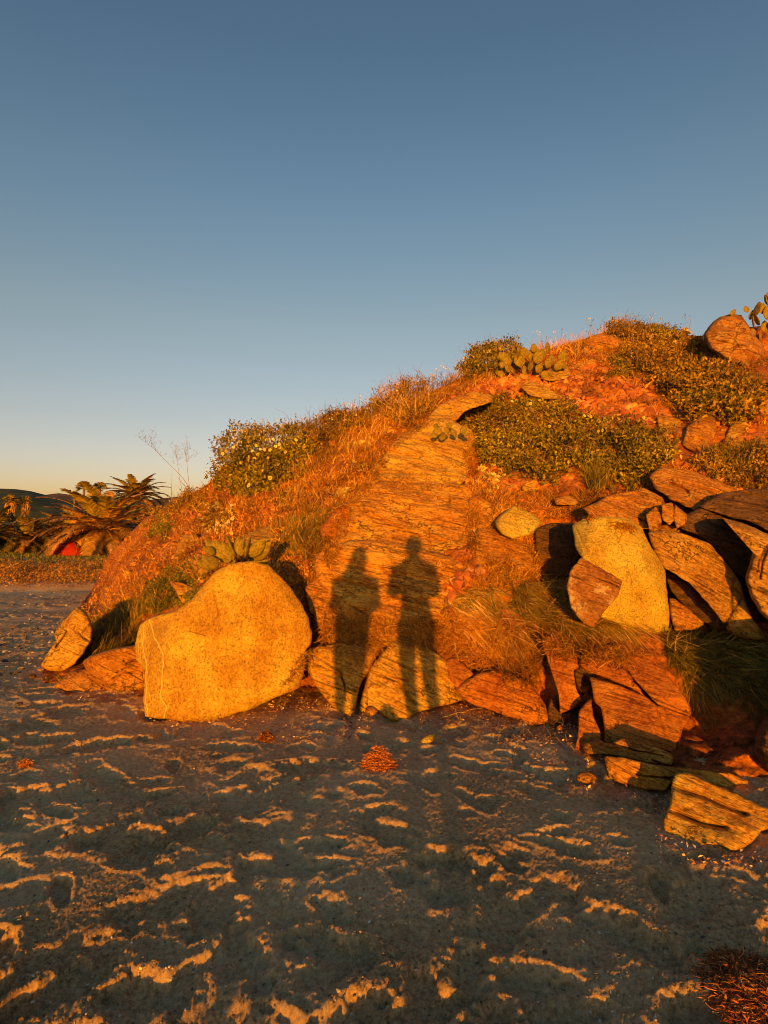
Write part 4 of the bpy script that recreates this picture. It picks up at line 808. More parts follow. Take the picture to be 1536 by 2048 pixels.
UP = [(450,920),(600,868),(740,814),(870,772),(1000,712),(1160,684),(1280,660),(1400,676),(1500,690),(1536,850),(1350,850),(1200,800),(960,780),(860,840),(760,890),(690,970),(560,985),(600,900)]
UPL = [(600,868),(740,814),(870,772),(1000,712),(1100,700),(1060,740),(900,790),(860,830),(760,880),(690,950),(600,960),(620,900)]
MID = [(940,960),(1000,985),(1100,990),(1200,985),(1180,1030),(1080,1040),(1100,1080),(1070,1160),(960,1190),(950,1100),(940,1030)]
SL = [(600,1060),(700,1000),(660,1100),(640,1160),(690,1240),(840,1240),(900,1290),(760,1290),(620,1290),(600,1200)]
grass('rust_grass', 'short rust and orange dry grass matting the slope', [
    (FL, 11000, .05, .17, .012, (.1,-.4,.9), (.1,-.1,-.3), .5), (UP, 11000, .05, .16, .012, (0,-.4,.9), (.1,0,-.3), .5), (MID, 9000, .04, .13, .008, (0,-.4,.9), (.1,0,-.4), .5), (SL, 5500, .03, .13, .006, (.1,-.5,.8), (.1,0,-.5), .5),
    ([(1180,950),(1300,930),(1536,960),(1536,985),(1300,980),(1200,1000)], 2500, .04, .12, .007, (0,-.4,.9), (0,0,-.3), .4)], 'redstraw')
grass('straw_grass', 'bleached straw stalks standing among the shrubs of the slope', [
    (UPL, 2600, .10, .32, .009, (.05,-.3,1), (.1,0,-.2), .35), (FL, 2600, .06, .16, .007, (.1,-.3,1), (.1,0,-.2), .5), (MID, 900, .06, .16, .005, (.1,-.3,1), (0,0,-.3), .6),
    ([(1130,700),(1170,685),(1210,672),(1150,720)], 400, .15, .35, .010, (0,-.3,1), (.1,0,-.2), .4), ([(1060,700),(1160,690),(1140,700),(1100,712)], 260, .12, .3, .010, (0,-.3,1), (.1,0,-.2), .4),
    ([(530,960),(600,930),(650,1000),(620,1030),(560,1010)], 700, .1, .22, .007, (0,-.4,1), (0,0,-.3), .4)], 'straw')
grass('green_grass', 'soft green grass in patches of the lower slope', [
    ([(170,1310),(180,1240),(230,1220),(290,1215),(320,1225),(275,1240),(270,1290),(180,1320)], 4500, .12, .30, .006, (.15,-.3,1), (.2,-.1,-.3), .25),
    ([(540,1060),(620,1030),(690,1010),(640,1090),(610,1150),(560,1110)], 3500, .07, .2, .006, (.2,-.3,1), (.3,-.1,-.3), .3),
    ([(1170,960),(1200,940),(1260,960),(1270,985),(1180,985)], 1500, .12, .25, .007, (0,-.3,1), (.1,0,-.2), .25),
    ([(1400,900),(1536,900),(1536,960),(1430,950)], 1500, .10, .2, .007, (0,-.3,1), (.1,0,-.2), .3),
    ([(90,1355),(130,1345),(140,1370),(100,1372)], 250, .05, .12, .005, (0,-.3,1), (0,0,-.3), .4)], 'grass')
grass('long_grass', 'long green and straw grass combed down to the right below the bright boulder', [
    ([(885,1195),(960,1180),(1040,1170),(1130,1160),(1180,1215),(1250,1240),(1260,1275),(1200,1270),(1080,1245),(960,1230),(900,1220)], 3800, .12, .26, .006, (-.55,-.6,.6), (.9,-.2,-1.1), .42)], 'grass')
grass('long_straw', 'long dry straw lying tangled in the combed grass', [
    ([(885,1195),(960,1180),(1130,1160),(1180,1215),(1280,1250),(1280,1300),(1200,1290),(1060,1290),(900,1270)], 3600, .12, .28, .006, (-.5,-.6,.6), (.9,-.2,-1.1), .6)], 'straw')
grass('shaded_grass', 'dark green grass hanging in the shade under the long sloping slab', [
    ([(1325,1275),(1350,1262),(1400,1262),(1460,1270),(1536,1290),(1650,1300),(1650,1420),(1560,1400),(1450,1380),(1390,1370),(1340,1310)], 9000, .12, .30, .007, (-.3,-.7,.7), (.5,-.2,-1.0), .5)], 'grass')
EDGES = [([(640,1110),(655,1060),(690,1000),(740,940),(790,870),(850,830),(870,840),(800,890),(750,960),(715,1010),(690,1080),(660,1140)], 2600), ([(930,860),(950,880),(945,960),(965,1000),(955,1060),(965,1120),(935,1100),(930,1040),(945,990),(925,930)], 1500), ([(700,1235),(760,1238),(880,1232),(960,1240),(900,1275),(820,1262),(740,1285),(690,1290),(640,1270),(640,1240)], 3200),
    ([(560,1380),(620,1330),(640,1290),(600,1310)], 300), ([(930,1110),(990,1140),(1060,1170),(1120,1180),(1100,1210),(980,1200),(900,1230),(910,1180)], 2200), ([(1080,1270),(1130,1290),(1180,1300),(1290,1310),(1250,1330),(1150,1320),(1090,1310)], 900), ([(1180,1030),(1290,1060),(1300,1075),(1170,1040)], 500), ([(700,965),(760,955),(930,955),(950,975),(720,985)], 500), ([(860,1120),(950,1130),(880,1140)], 200)]
grass('rock_edge_grass', 'rust grass rooted in the joints and along the edges of the outcrop', [(p_, n_, .03, .11, .006, (.1,-.5,.8), (.1,0,-.5), .6) for p_, n_ in EDGES], 'redstraw', True)
grass('rock_edge_grass', 'green blades rooted in the joints of the outcrop', [(p_, n_ // 5, .03, .10, .005, (.1,-.5,.8), (.1,0,-.5), .6) for p_, n_ in EDGES], 'grass', True)
tg = grass('grass_tuft', 'narrow tuft of dry grass lit in the cleft beside the dark shaded bedrock', [([(1365,1345),(1385,1350),(1395,1400),(1385,1420),(1375,1380)], 350, .08, .2, .005, (0,-.7,.7), (.1,0,-1), .25)], 'straw')
del tg['kind']; tg.name = 'grass_tuft'
for nm_, lb_, poly_, n_, th_, sz_, mt_ in (('ground_cover', 'small rusty leaved plants matting the left flank', FL, 8500, .16, .040, 'redstraw'), ('ground_cover', 'brownish green creeping plants on the left flank', FL, 7000, .14, .036, 'leafr'), ('ground_cover', 'small rusty plants under the skyline', UPL, 4500, .16, .040, 'redstraw'),
        ('ground_cover', 'brownish creeping plants between the rocks of the middle slope', MID, 4500, .08, .024, 'leafr'), ('ground_cover', 'rusty creeping plants between the rocks of the middle slope', MID, 4500, .08, .022, 'redstraw'), ('ground_cover', 'low plants among the scree and shrubs at the top right', [(1130,700),(1280,670),(1400,680),(1530,700),(1536,820),(1350,850),(1300,760),(1180,740)], 8000, .18, .036, 'leafr')):
    V, T = foliage(poly_, int(n_ * 1.3), th_, sz_ * .72, n_ % 97, 3.0, edge=10); o = mobj(nm_, V, T, M[mt_]); tag(o, lb_, 'ground cover', None, 'stuff')
# matted dry roots and curls under the long grass
def curls(pts, n_seg, seglen, rad, curl, d0, grav=0., flat=1.):
    mb = MB()
    for b in pts:
        dr_ = np.array(d0) + rng.normal(size=3) * .6 * np.array([1, 1, flat]); dr_ /= np.linalg.norm(dr_); ax = unit(rng.normal(size=(1, 3)))[0]; om = rng.normal() * curl; q = [b]
        for j in range(n_seg):
            dr_ = dr_ + np.cross(ax, dr_) * om + rng.normal(size=3) * .12 + np.array([0, 0, -grav]); dr_[2] *= flat; dr_ /= np.linalg.norm(dr_); q.append(q[-1] + dr_ * seglen)
        V, Q, T = tube(q, rad * rng.uniform(.6, 1.3), 3); mb.add(V, Q, T)
    return mb
ROOT = [(870,1240),(960,1245),(1060,1255),(1200,1285),(1290,1295),(1250,1325),(1180,1320),(1130,1300),(1090,1300),(1080,1340),(1060,1370),(1000,1350),(960,1340),(900,1310),(870,1290)]
q = sample_poly(ROOT, 2600); pts = P(q[:, 0], q[:, 1], surf(q[:, 0], q[:, 1]) - rng.uniform(.005, .09, 2600))
o = curls(pts, 9, .016, .0022, .38, (.2, -.2, 0), .06).build('dead_roots', M['redstraw']); tag(o, 'matted curly dead roots under the long grass above the slabs', 'roots', None, 'stuff')
ROOT2 = [(640,1240),(760,1235),(880,1250),(900,1310),(840,1300),(770,1300),(720,1320),(650,1300)]
q = sample_poly(ROOT2, 900); pts = P(q[:, 0], q[:, 1], surf(q[:, 0], q[:, 1]) - rng.uniform(.005, .06, 900))
o = curls(pts, 9, .016, .0020, .3, (.2, -.2, .1), .06).build('dead_roots', M['redstraw']); tag(o, 'matted dead roots and stems between the legs of the two shadows', 'roots', None, 'stuff')
# fallen scree
def rocks_stuff(P3, r0, r1, name, label, cat, mat, flat=.6):
    n = len(P3); ico = [(0,0,1),(.894,0,.447),(.276,.851,.447),(-.724,.526,.447),(-.724,-.526,.447),(.276,-.851,.447),(.724,.526,-.447),(-.276,.851,-.447),(-.894,0,-.447),(-.276,-.851,-.447),(.724,-.526,-.447),(0,0,-1)]
    fi = [(0,1,2),(0,2,3),(0,3,4),(0,4,5),(0,5,1),(1,6,2),(2,7,3),(3,8,4),(4,9,5),(5,10,1),(6,7,2),(7,8,3),(8,9,4),(9,10,5),(10,6,1),(11,7,6),(11,8,7),(11,9,8),(11,10,9),(11,6,10)]
    ico = np.array(ico); r = (r0 + (r1 - r0) * rng.random(n) ** 3)[:, None, None]; sc = rng.uniform(.5, 1.3, (n, 1, 3)); sc[:, :, 2] *= flat
    V = ico[None] * (1 + .25 * rng.normal(size=(n, 12, 1))); a = rng.uniform(0, 6.28, n); c, s = np.cos(a), np.sin(a)
    V = V * sc; V = np.stack([V[..., 0] * c[:, None] - V[..., 1] * s[:, None], V[..., 0] * s[:, None] + V[..., 1] * c[:, None], V[..., 2]], -1) * r + P3[:, None]
    T = np.array(fi)[None] + (np.arange(n) * 12)[:, None, None]
    o = mobj(name, V.reshape(-1, 3), T.reshape(-1, 3), M[mat], None, False); tag(o, label, cat, None, 'stuff'); return o
SC = [(930,770),(1040,755),(1130,740),(1190,730),(1230,755),(1300,790),(1340,830),(1280,860),(1220,800),(1180,830),(1130,790),(1040,800),(940,790)]
q = sample_poly(SC, 2600); rocks_stuff(P(q[:, 0], q[:, 1], hill(q[:, 0], q[:, 1])), .012, .10, 'scree', 'loose red stones and scree under the big prickly pear', 'scree', 'scree', .8)
q = sample_poly(HILLP, 3000); rocks_stuff(P(q[:, 0], q[:, 1], hill(q[:, 0], q[:, 1])), .008, .07, 'rubble', 'small stones scattered over the hillside soil', 'rubble', 'scree', .8)

# ------------------------------------------------------------------ prickly pears
def pad_mesh():
    nu, nv = 16, 20; V = []
    for i in range(nu + 1):
        t = i / nu; z = t; wd = .40 * math.sin(math.pi * t ** .85) ** .75 if 0 < t < 1 else 0.015; th_ = .075 * (math.sin(math.pi * t) ** .5 if 0 < t < 1 else .1) + .004
        for j in range(nv):
            a = 2 * math.pi * j / nv; V.append((wd * math.cos(a), th_ * math.sin(a), z))
    Q = grid_faces(nu + 1, nv, True); m1, _ = mesh('pad', V, Q, M['cactus'], True, False)
    mb = MB()
    for k in range(70):
        t = rng.uniform(.12, .95); wd = .40 * math.sin(math.pi * t ** .85) ** .75; x = rng.uniform(-.85, .85) * wd; s = rng.choice([-1, 1]); th_ = .075 * math.sin(math.pi * t) ** .5 * math.sqrt(max(0, 1 - (x / wd) ** 2))
        b = np.array([x, s * th_, t]); e = b + np.array([rng.normal() * .03, s * .07, rng.normal() * .03]); V, Qq, Tt = tube([b, e], [.004, .001], 3); mb.add(V, Qq, Tt)
    m2, _ = mesh('spines', np.concatenate(mb.V), [np.concatenate(mb.Q), np.concatenate(mb.T)], M['straw'], False, False)
    return m1, m2
PAD, SPN = pad_mesh()
def pear(label, pads, depth_off=.15, base=None, dd=None, slim=1., group='prickly pear cacti on the hill'):
    """pads: (px, py of the lower end, height in px, lean in degrees, turn in degrees)"""
    bx, by = base or (pads[0][0], max(p[1] for p in pads)); d0 = dd or float(hill(np.array([float(bx)]), np.array([float(by)]))[0])
    r = empty('prickly_pear', P(bx, by, d0)); tag(r, label, 'cactus', group)
    for k, (x, y, h, lean, turn) in enumerate(pads):
        d = d0 - depth_off + random.uniform(-.12, .12); s = h * d / F
        o = bpy.data.objects.new('pad', PAD); col.objects.link(o); o.parent = r
        o.location = Vector(P(x, y, d)) - r.location; o.scale = (s, s, s); s *= random.uniform(.8, 1.15); o.scale = (s * random.uniform(.8, 1.05) * slim, s, s); o.rotation_euler = (R_(random.uniform(-25, 25)), R_(lean + random.uniform(-12, 12)), R_(turn * 1.3 + random.uniform(-35, 35)))
        c = bpy.data.objects.new('spines', SPN); col.objects.link(c); c.parent = o
    return r
# big one under the skyline
pp = []
for x, y, h, l, t in [(1030,748,22,-20,20),(1022,742,20,-60,10),(1020,730,26,-25,30),(1016,722,22,-35,0),(1042,734,26,-5,10),(1035,718,24,-20,35),(1050,752,22,10,0),(1060,742,24,5,-20),(1062,722,30,-5,25),(1068,705,22,0,0),(1073,745,22,20,10),(1075,728,28,8,-30),(1085,715,24,5,10),(1096,708,26,3,20),(1092,735,24,25,0),(1104,726,26,15,-20),(1110,740,22,40,10),(1118,722,22,30,0),(1125,735,22,55,15),(1040,765,20,-10,0),(1055,768,20,15,20),(1010,750,20,-75,10),(1082,752,20,60,0),(1050,712,18,-10,-30),(1008,735,18,-40,0),(1132,722,18,40,10),(1070,760,18,80,0),(1098,748,18,75,0)]:
    pp.append((x, y, h, l, t))
pear('big spreading prickly pear with many pads just under the skyline', pp, .25, (1065, 752))
pear('prickly pear cut off by the right edge at the very top of the hill', [(1500,640,22,-10,10),(1512,632,30,5,60),(1508,655,24,-5,30),(1524,628,26,8,20),(1520,650,24,10,40),(1534,640,30,5,0),(1538,612,30,-5,30),(1510,672,22,-20,0),(1530,665,26,10,15),(1545,660,30,15,0),(1496,625,14,-15,0),(1555,630,30,10,20),(1520,680,22,10,10),(1540,610,22,10,50)], .25, (1525, 680), 10.7)
pear('single small pad growing from the top of the skyline boulder', [(1462,632,14,35,10)], 0., (1460, 634), 10.4)
pear('small prickly pear with round pads on the skyline left of the pale stalks', [(742,812,12,-30,0),(750,806,14,5,20),(757,812,12,30,0),(742,803,10,-10,0),(746,818,12,0,20)], .1, (748, 815))
pear('low prickly pear creeping over the top of the tall rock face', [(878,855,20,-75,10),(885,862,20,-95,0),(898,866,20,-40,10),(905,850,18,-70,0),(912,872,20,-30,20),(925,868,20,0,0),(930,872,18,30,10),(875,872,18,-80,0),(890,878,20,-60,0)], .12, (905, 872), 7.75)
pear('prickly pear fanned out behind the top of the golden boulder, long leaning pads', [(462,1122,58,-72,15),(455,1116,52,-55,10),(468,1120,50,-38,40),(474,1116,50,-18,65),(482,1112,40,0,20),(490,1116,50,14,60),(500,1114,50,38,20),(508,1120,50,58,10),(440,1126,46,-85,0),(430,1108,34,-66,20),(505,1126,40,80,0),(470,1126,40,-60,0),(418,1120,30,-80,0),(486,1100,34,-8,50),(512,1108,30,45,0)], .12, (470, 1126), 6.2, slim=.72)
pear('two pale pads in the grass below the rusty skyline shrub', [(728,872,14,-20,10),(734,874,14,20,0)], .1)
pear('two small pads among succulents on the upper left slope', [(688,892,12,-15,10),(690,902,11,40,0)], .1)

# dead flower stalks standing above the left flank
def stalk(label, pl, d, r=.0052, umbel=True):
    pts = np.array([P(x, y, d + .3 * k / len(pl)) for k, (x, y) in enumerate(pl)]); t = np.linspace(0, len(pts) - 1, 14); pts = np.stack([np.interp(t, range(len(pts)), pts[:, i]) for i in range(3)], 1)
    root = empty('dead_stalk', pts[0]); tag(root, label, 'dead plant', 'dead flower stalks on the left flank')
    mb = MB(); V, Q, T = tube(pts, np.linspace(r, r * .5, len(pts)), 5); mb.add(V, Q, T); mb.build('stem', M['twig'], root)
    if umbel:
        mb = MB()
        for k in range(8, 14):
            for j in range(3):
                dv = rng.normal(size=3) * .5 + np.array([0, 0, .8]); e = pts[k] + dv * rng.uniform(.08, .22); V, Q, T = tube([pts[k], (pts[k] + e) / 2 + rng.normal(size=3) * .01, e], [r * .4, r * .35, r * .3], 3); mb.add(V, Q, T)
                for _ in range(3):
                    e2 = e + rng.normal(size=3) * .035 + np.array([0, 0, .04]); V, Q, T = tube([e, e2], [r * .25, r * .45], 3); mb.add(V, Q, T)
        mb.build('seed_heads', M['twig'], root)
stalk('long thin dead stalk leaning far to the left against the sky', [(385,985),(365,955),(335,925),(305,895),(285,880)], 12.0)
stalk('upright dead stalk with seed heads, right of the leaning one', [(380,985),(376,950),(373,920),(370,905)], 12.1, .0045)
stalk('upright dead stalk with seed heads, just left of its twin', [(365,985),(358,950),(355,925),(352,908)], 12.3, .004)
stalk('bare vertical dead stalk nearest the palm', [(343,1010),(343,980),(344,945)], 12.5, .006, False)
stalk('short dead stalk leaning left at the foot of the leaning one', [(378,985),(368,970),(355,955)], 11.9, .006, False)
# fine stalks with seed heads and blossoms standing up along the skyline
mb = MB(); fb = MB()
for k in range(230):
    x = rng.uniform(432, 1500) if k > 120 else rng.uniform(430, 900); y = float(np.interp(x, skyx, skyy)) + rng.uniform(-8, 14)
    if 1395 < x < 1500: continue
    if 430 < x < 600: y -= 12
    d = float(hill(np.array([x]), np.array([y]))[0]) - .1; b = P(x, y, d); l = rng.uniform(.12, .38); dv = np.array([rng.normal() * .25, rng.normal() * .2, 1.]) ; e = b + dv * l
    V, Q, T = tube([b, (b + e) / 2 + rng.normal(size=3) * .015, e], [.004, .003, .002], 3); mb.add(V, Q, T)
    for j in range(4):
        V, T = leaves(e[None] + rng.normal(size=(1, 3)) * .018, rng.normal(size=(1, 3)) + [0, 0, .5], rng.normal(size=(1, 3)), np.array([.035]), np.array([.02])); (fb if k % 2 else mb).add(V, None, T)
o = mb.build('seed_stalks', M['twig']); tag(o, 'fine seed stalks sticking up along the skyline', 'stalks', None, 'stuff')
o = fb.build('blossoms', M['petalw']); tag(o, 'tiny pale blossoms on stalks along the skyline', 'blossoms', None, 'stuff')

# ------------------------------------------------------------------ palms, tent, hills on the left
def frond(base, az, el, length, droop, nl, ll, wdt, mat, parent, two=True):
    n = 18; t = np.linspace(0, 1, n); h = np.array([math.cos(az), math.sin(az), 0])
    ang = el - droop * t ** 1.2; st_ = length / (n - 1); pts = [np.array(base, float)]
    for k in range(1, n): pts.append(pts[-1] + st_ * (h * math.cos(ang[k]) + np.array([0, 0, 1]) * math.sin(ang[k])))
    pts = np.array(pts); mb = MB(); V, Q, T = tube(pts, np.linspace(.035, .008, n) * length / 3, 4); mb.add(V, Q, T)
    tt = np.linspace(.12, .99, nl); c = np.stack([np.interp(tt, t, pts[:, i]) for i in range(3)], 1)
    tg = unit(np.stack([np.interp(tt, t, np.gradient(pts[:, i])) for i in range(3)], 1)); sd = unit(np.cross(tg, [0, 0, 1.]))
    upv = np.cross(sd, tg)
    for s in (-1, 1):
        dv = sd * s * .75 + tg * .65 + upv * .35 + rng.normal(size=tg.shape) * .07; ln = ll * np.sin(np.pi * (.12 + .82 * tt)) ** .6 * rng.uniform(.85, 1.1, nl)
        V, Q = blades(c, dv, ln, np.full(nl, wdt), np.array([[0, 0, -.35]]).repeat(nl, 0), side=unit(np.cross(dv, upv + sd * s * .3)), seg=2); mb.add(V, Q)
    return mb.build('frond', mat, parent)
def palm(label, px, py, d, trunk_h, nf, length, group=None, dry=.35, ll=.42, seed=0, elmin=-.5, tr=.35):
    c = P(px, py, d); root = empty('date_palm', (c[0], c[1], c[2] - trunk_h)); tag(root, label, 'palm tree', group)
    zz = np.linspace(0, trunk_h, 14); pts = np.stack([np.full(14, c[0]), np.full(14, c[1]), c[2] - trunk_h + zz], 1)
    V, Q, T = tube(pts, tr * (1 + .08 * np.sin(zz * 20)), 14); mobj('trunk', V, [Q, T], M['bark'], root)
    for k in range(nf):
        q = (k + .5) / nf; el = 1.35 - (1.35 - elmin) * q ** .8; az = k * 2.39996 + rng.normal() * .1
        frond(c + np.array([math.cos(az) * tr * .5, math.sin(az) * tr * .5, .1]), az, el + rng.normal() * .06, length * rng.uniform(.85, 1.05) * (.8 + .2 * q), .65 + .4 * rng.random() + .25 * q, 60, ll, .10, M['palm_dry_lit'] if rng.random() < dry * (q + .3) else M['palm'], root)
    return root
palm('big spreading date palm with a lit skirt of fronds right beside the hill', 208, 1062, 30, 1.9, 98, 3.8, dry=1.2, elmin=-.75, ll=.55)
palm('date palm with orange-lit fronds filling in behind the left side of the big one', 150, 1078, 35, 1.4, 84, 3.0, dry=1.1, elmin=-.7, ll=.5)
palm('taller date palm whose crown stands out against the sky behind the big one', 272, 994, 46, 5.0, 70, 2.8, dry=.4, elmin=-.8, ll=.5)
palm('shaded date palm at the left edge, right of the leftmost palm', 55, 1086, 33, 1.2, 74, 2.5, dry=.4, elmin=-.6)
palm('date palm cut off by the left edge of the photo', -25, 1084, 32, 1.2, 64, 2.7, dry=.5, elmin=-.6)
palm('dark date palm in the gap behind the big one', 122, 1082, 40, 1.2, 56, 2.8, dry=.1, elmin=-.5)
def fan_palm(label, px, py, d, r, trunk_h, skirt, group):
    c = P(px, py, d); root = empty('fan_palm', (c[0], c[1], c[2] - trunk_h)); tag(root, label, 'palm tree', group)
    V, Q, T = tube([(c[0], c[1], c[2] - trunk_h + z) for z in np.linspace(0, trunk_h, 6)], .16, 10); mobj('trunk', V, [Q, T], M['bark'], root)
    def fans(n, e0, e1, rr, mat, name):
        mb = MB()
        for k in range(n):
            az = k * 2.4; el = rng.uniform(e0, e1); ax = np.array([math.cos(az) * math.cos(el), math.sin(az) * math.cos(el), math.sin(el)]); e = c + ax * rr * .45
            V, Q, T = tube([c, e], [.03, .02], 3); mb.add(V, Q, T)
            m = 16; sp = np.linspace(-1.3, 1.3, m); s = unit(np.cross(ax, [0, 0, 1.])[None])[0]; dv = np.cos(sp)[:, None] * ax + np.sin(sp)[:, None] * s
            V, Q = blades(np.repeat(e[None], m, 0), dv, np.full(m, rr * .6), np.full(m, rr * .10), np.array([[0, 0, -.3]]).repeat(m, 0), seg=2); mb.add(V, Q)
        return mb.build(name, mat, root)
    fans(34, -.3, 1.4, r, M['palm'], 'crown')
    if skirt: 
        mb = MB(); m = 500; zz = rng.uniform(-skirt, 0, m); az = rng.uniform(0, 6.28, m); rad_ = .55 * r * (1 - .45 * (-zz / skirt))
        b = c[None] + np.stack([np.cos(az) * rad_, np.sin(az) * rad_, zz], 1); V, Q = blades(b, np.stack([np.cos(az) * .3, np.sin(az) * .3, -np.ones(m)], 1), rng.uniform(.4, .9, m), np.full(m, .09), np.zeros((m, 3)), seg=2); mb.add(V, Q); mb.build('dead_leaf_skirt', M['palm_dry_lit'], root)
fan_palm('distant fan palm with a brown skirt before the dark hill, the left one', 22, 1003, 95, 1.35, 5, 1.7, 'fan palms in the distance')
fan_palm('distant fan palm with a brown skirt before the dark hill, the right one', 50, 1003, 97, 1.2, 5, 1.7, 'fan palms in the distance')
fan_palm('small fan palm top against the sky, the larger one left of the tall date palm', 168, 976, 85, 1.25, 8, 0, 'fan palms in the distance')
fan_palm('small fan palm top against the sky nearest to the tall date palm', 200, 977, 88, 1.2, 8, 0, 'fan palms in the distance')
fan_palm('tiny fan palm top lowest on the skyline left of the others', 149, 990, 105, .9, 8, 0, 'fan palms in the distance')
# added hedge, its dark leaf colour stands in for shadow between the fronds
def hedge(label, x0, x1, y0, hgt, n, mat, seed=0, nm='hedge', sz=.13):
    root = empty(nm, ((x0 + x1) / 2, y0, .25)); tag(root, label, 'hedge')
    x = rng.uniform(x0, x1, n); top = hgt * (.7 + .35 * noise(np.stack([x * .6, np.full(n, seed + .5), np.zeros(n)], -1))); z = .25 + top * rng.random(n) ** .8; y = y0 + rng.uniform(-1, 1, n) * np.sqrt(np.clip(1 - (z / (hgt * 1.3)) ** 2, .1, 1)) * 1.3
    V, T = leaves(np.stack([x, y, z], 1), rng.normal(size=(n, 3)), rng.normal(size=(n, 3)), sz * rng.uniform(.6, 1.5, n), sz * .55 * np.ones(n)); mobj('foliage', V, T, M[mat], root)
    mb = MB()
    for k in range(14):
        xx = x0 + (x1 - x0) * (k + .5) / 14; V, Q, T = tube([(xx, y0, .2), (xx + .1, y0, hgt * .35), (xx + rng.normal() * .3, y0 + .1, hgt * .7)], [.07, .05, .02], 5); mb.add(V, Q, T)
    mb.build('stems', M['bark'], root)
M['leafshade'] = leaf_mat('leaf darkened as shade', (.012, .014, .006), (.03, .035, .012), (.05, .05, .02))  # low leaf colour painted in as shade
hedge('added dark hedge standing in for the shadow gaps behind the palms', -40, -12, 44, 2.9, 26000, 'leafshade', 2, sz=.2)
# red tent
def tent():
    c = P(143, 1126, 28.5); c[2] = .28; root = empty('tent', c); tag(root, 'small red dome tent half hidden under the palm fronds', 'tent')
    nu, nv = 14, 32; V = []
    for i in range(nu + 1):
        a = i / nu * math.pi / 2
        for j in range(nv):
            b = 2 * math.pi * j / nv; sq = 1 + .10 * abs(math.sin(2 * b)) ** 2; sag = 1 - .05 * abs(math.sin(2 * b + math.pi / 2)) * math.sin(2 * a)
            V.append(c + np.array([.95 * math.cos(a) * math.cos(b) * sq * sag * .8, .8 * math.cos(a) * math.sin(b) * sq * sag, .72 * math.sin(a) ** .9]))
    mobj('canopy', V, grid_faces(nu + 1, nv, True), M['tent'], root)
    for b in (math.pi / 4, 3 * math.pi / 4):
        pts = [c + np.array([.85 * math.cos(a) * math.cos(b), .89 * math.cos(a) * math.sin(b), .735 * abs(math.sin(a)) ** .9]) for a in np.linspace(0, math.pi, 24)]
        V, Q, T = tube(pts, .012, 6); mobj('pole', V, [Q, T], M['bark'], root)
    pts = [c + np.array([.32 * math.cos(a) - .1, -.80 + .25 * math.sin(a), .55 * math.sin(a)]) for a in np.linspace(0, math.pi, 16)]
    V, Q, T = tube(pts, .012, 5); mobj('door_zip', V, [Q, T], M['wood'], root)
tent()
# ground cover on the low bank at the end of the beach
def cover(n, y0, y1, x0, x1, mat, name, label, h0, h1, wdt, kind='blade'):
    x = rng.uniform(x0, x1, n); y = y0 + (y1 - y0) * rng.random(n); 
    hz = np.array([sandz(a, b) for a, b in zip(x, y)]); p = np.stack([x, y, hz], 1); lump = np.clip(.7 + .8 * noise(p * 1.1), .25, 1.6)
    if kind == 'blade': V, Q = blades(p, rng.normal(size=(n, 3)) * .4 + [0, -.2, 1], rng.uniform(h0, h1, n) * lump, np.full(n, wdt), rng.normal(size=(n, 3)) * .3 + [0, 0, -.2], seg=2); o = mobj(name, V, Q, M[mat])
    else: p[:, 2] += rng.uniform(0, h1, n) * lump; V, T = leaves(p, rng.normal(size=(n, 3)), rng.normal(size=(n, 3)) + [0, -1, .5], rng.uniform(.5, 1.3, n) * wdt, np.full(n, wdt * .5)); o = mobj(name, V, T, M[mat])
    tag(o, label, 'ground cover', None, 'stuff')
cover(22000, 15.6, 20.5, -17, -6, 'redstraw', 'ground_cover', 'rusty low ground cover on the bank at the end of the beach', .0, .34, .055, 'leaf')
cover(16000, 15.5, 22.0, -18, -6, 'leafr', 'ground_cover', 'reddish green creeping plants on the bank at the end of the beach', .0, .30, .06, 'leaf')
cover(14000, 20, 31, -24, -8, 'lush', 'bank_grass', 'green grass on top of the bank before the palms', .08, .22, .03)
# far hills
def hills(name, prof, d, depth, mat, seed, x_end=None):
    xs = np.linspace(prof[0][0], prof[-1][0], 220); ysk_ = np.interp(xs, *np.array(prof, float).T); rows = []
    topz = CH + (HY - ysk_) / F * d; X_ = (xs - 768) / F * d
    for k, q in enumerate(np.linspace(0, 1, 26)):
        z = topz * (q ** .8); y = d - depth * (1 - q); Vr = np.stack([X_ * (y / d), np.full_like(X_, y), z], 1); Vr[:, 2] += (4 * noise(Vr * .02 + seed) + 1.6 * noise(Vr * .07 + seed)) * math.sin(math.pi * q) ; rows.append(Vr)
    for q in (.3, 1.): Vr = rows[25].copy(); Vr[:, 1] += depth * q; Vr[:, 2] = topz * (1 - q) - 2 * q; rows.append(Vr)
    rows = np.array(rows); rows[0][:, 2] = -3
    o = mobj(name, rows.reshape(-1, 3), grid_faces(rows.shape[0], rows.shape[1]), mat); tag(o, kind='structure')
M['hilldark'] = plain_mat('scrub covered hill', (.035, .042, .012), (.085, .085, .025), .12, .95, .0, 8.)  # scrub green kept dark to paint in the shade on this hill
M['hillbrown'] = plain_mat('dry grass hill', (.10, .055, .025), (.18, .10, .045), .1, .95, .0, 8.)
hills('hills', [(-900,1020),(-500,985),(-200,970),(0,977),(30,978),(60,982),(95,991),(140,1002),(200,1020),(280,1045),(330,1062)], 380, 170, M['hilldark'], 3)
hills('hills', [(-300,1010),(40,1000),(80,991),(115,986),(145,990),(200,1000),(260,1004),(330,996),(390,990),(460,985),(600,975),(800,985),(1100,1000),(1600,1010),(2400,1040)], 620, 240, M['hillbrown'], 8)

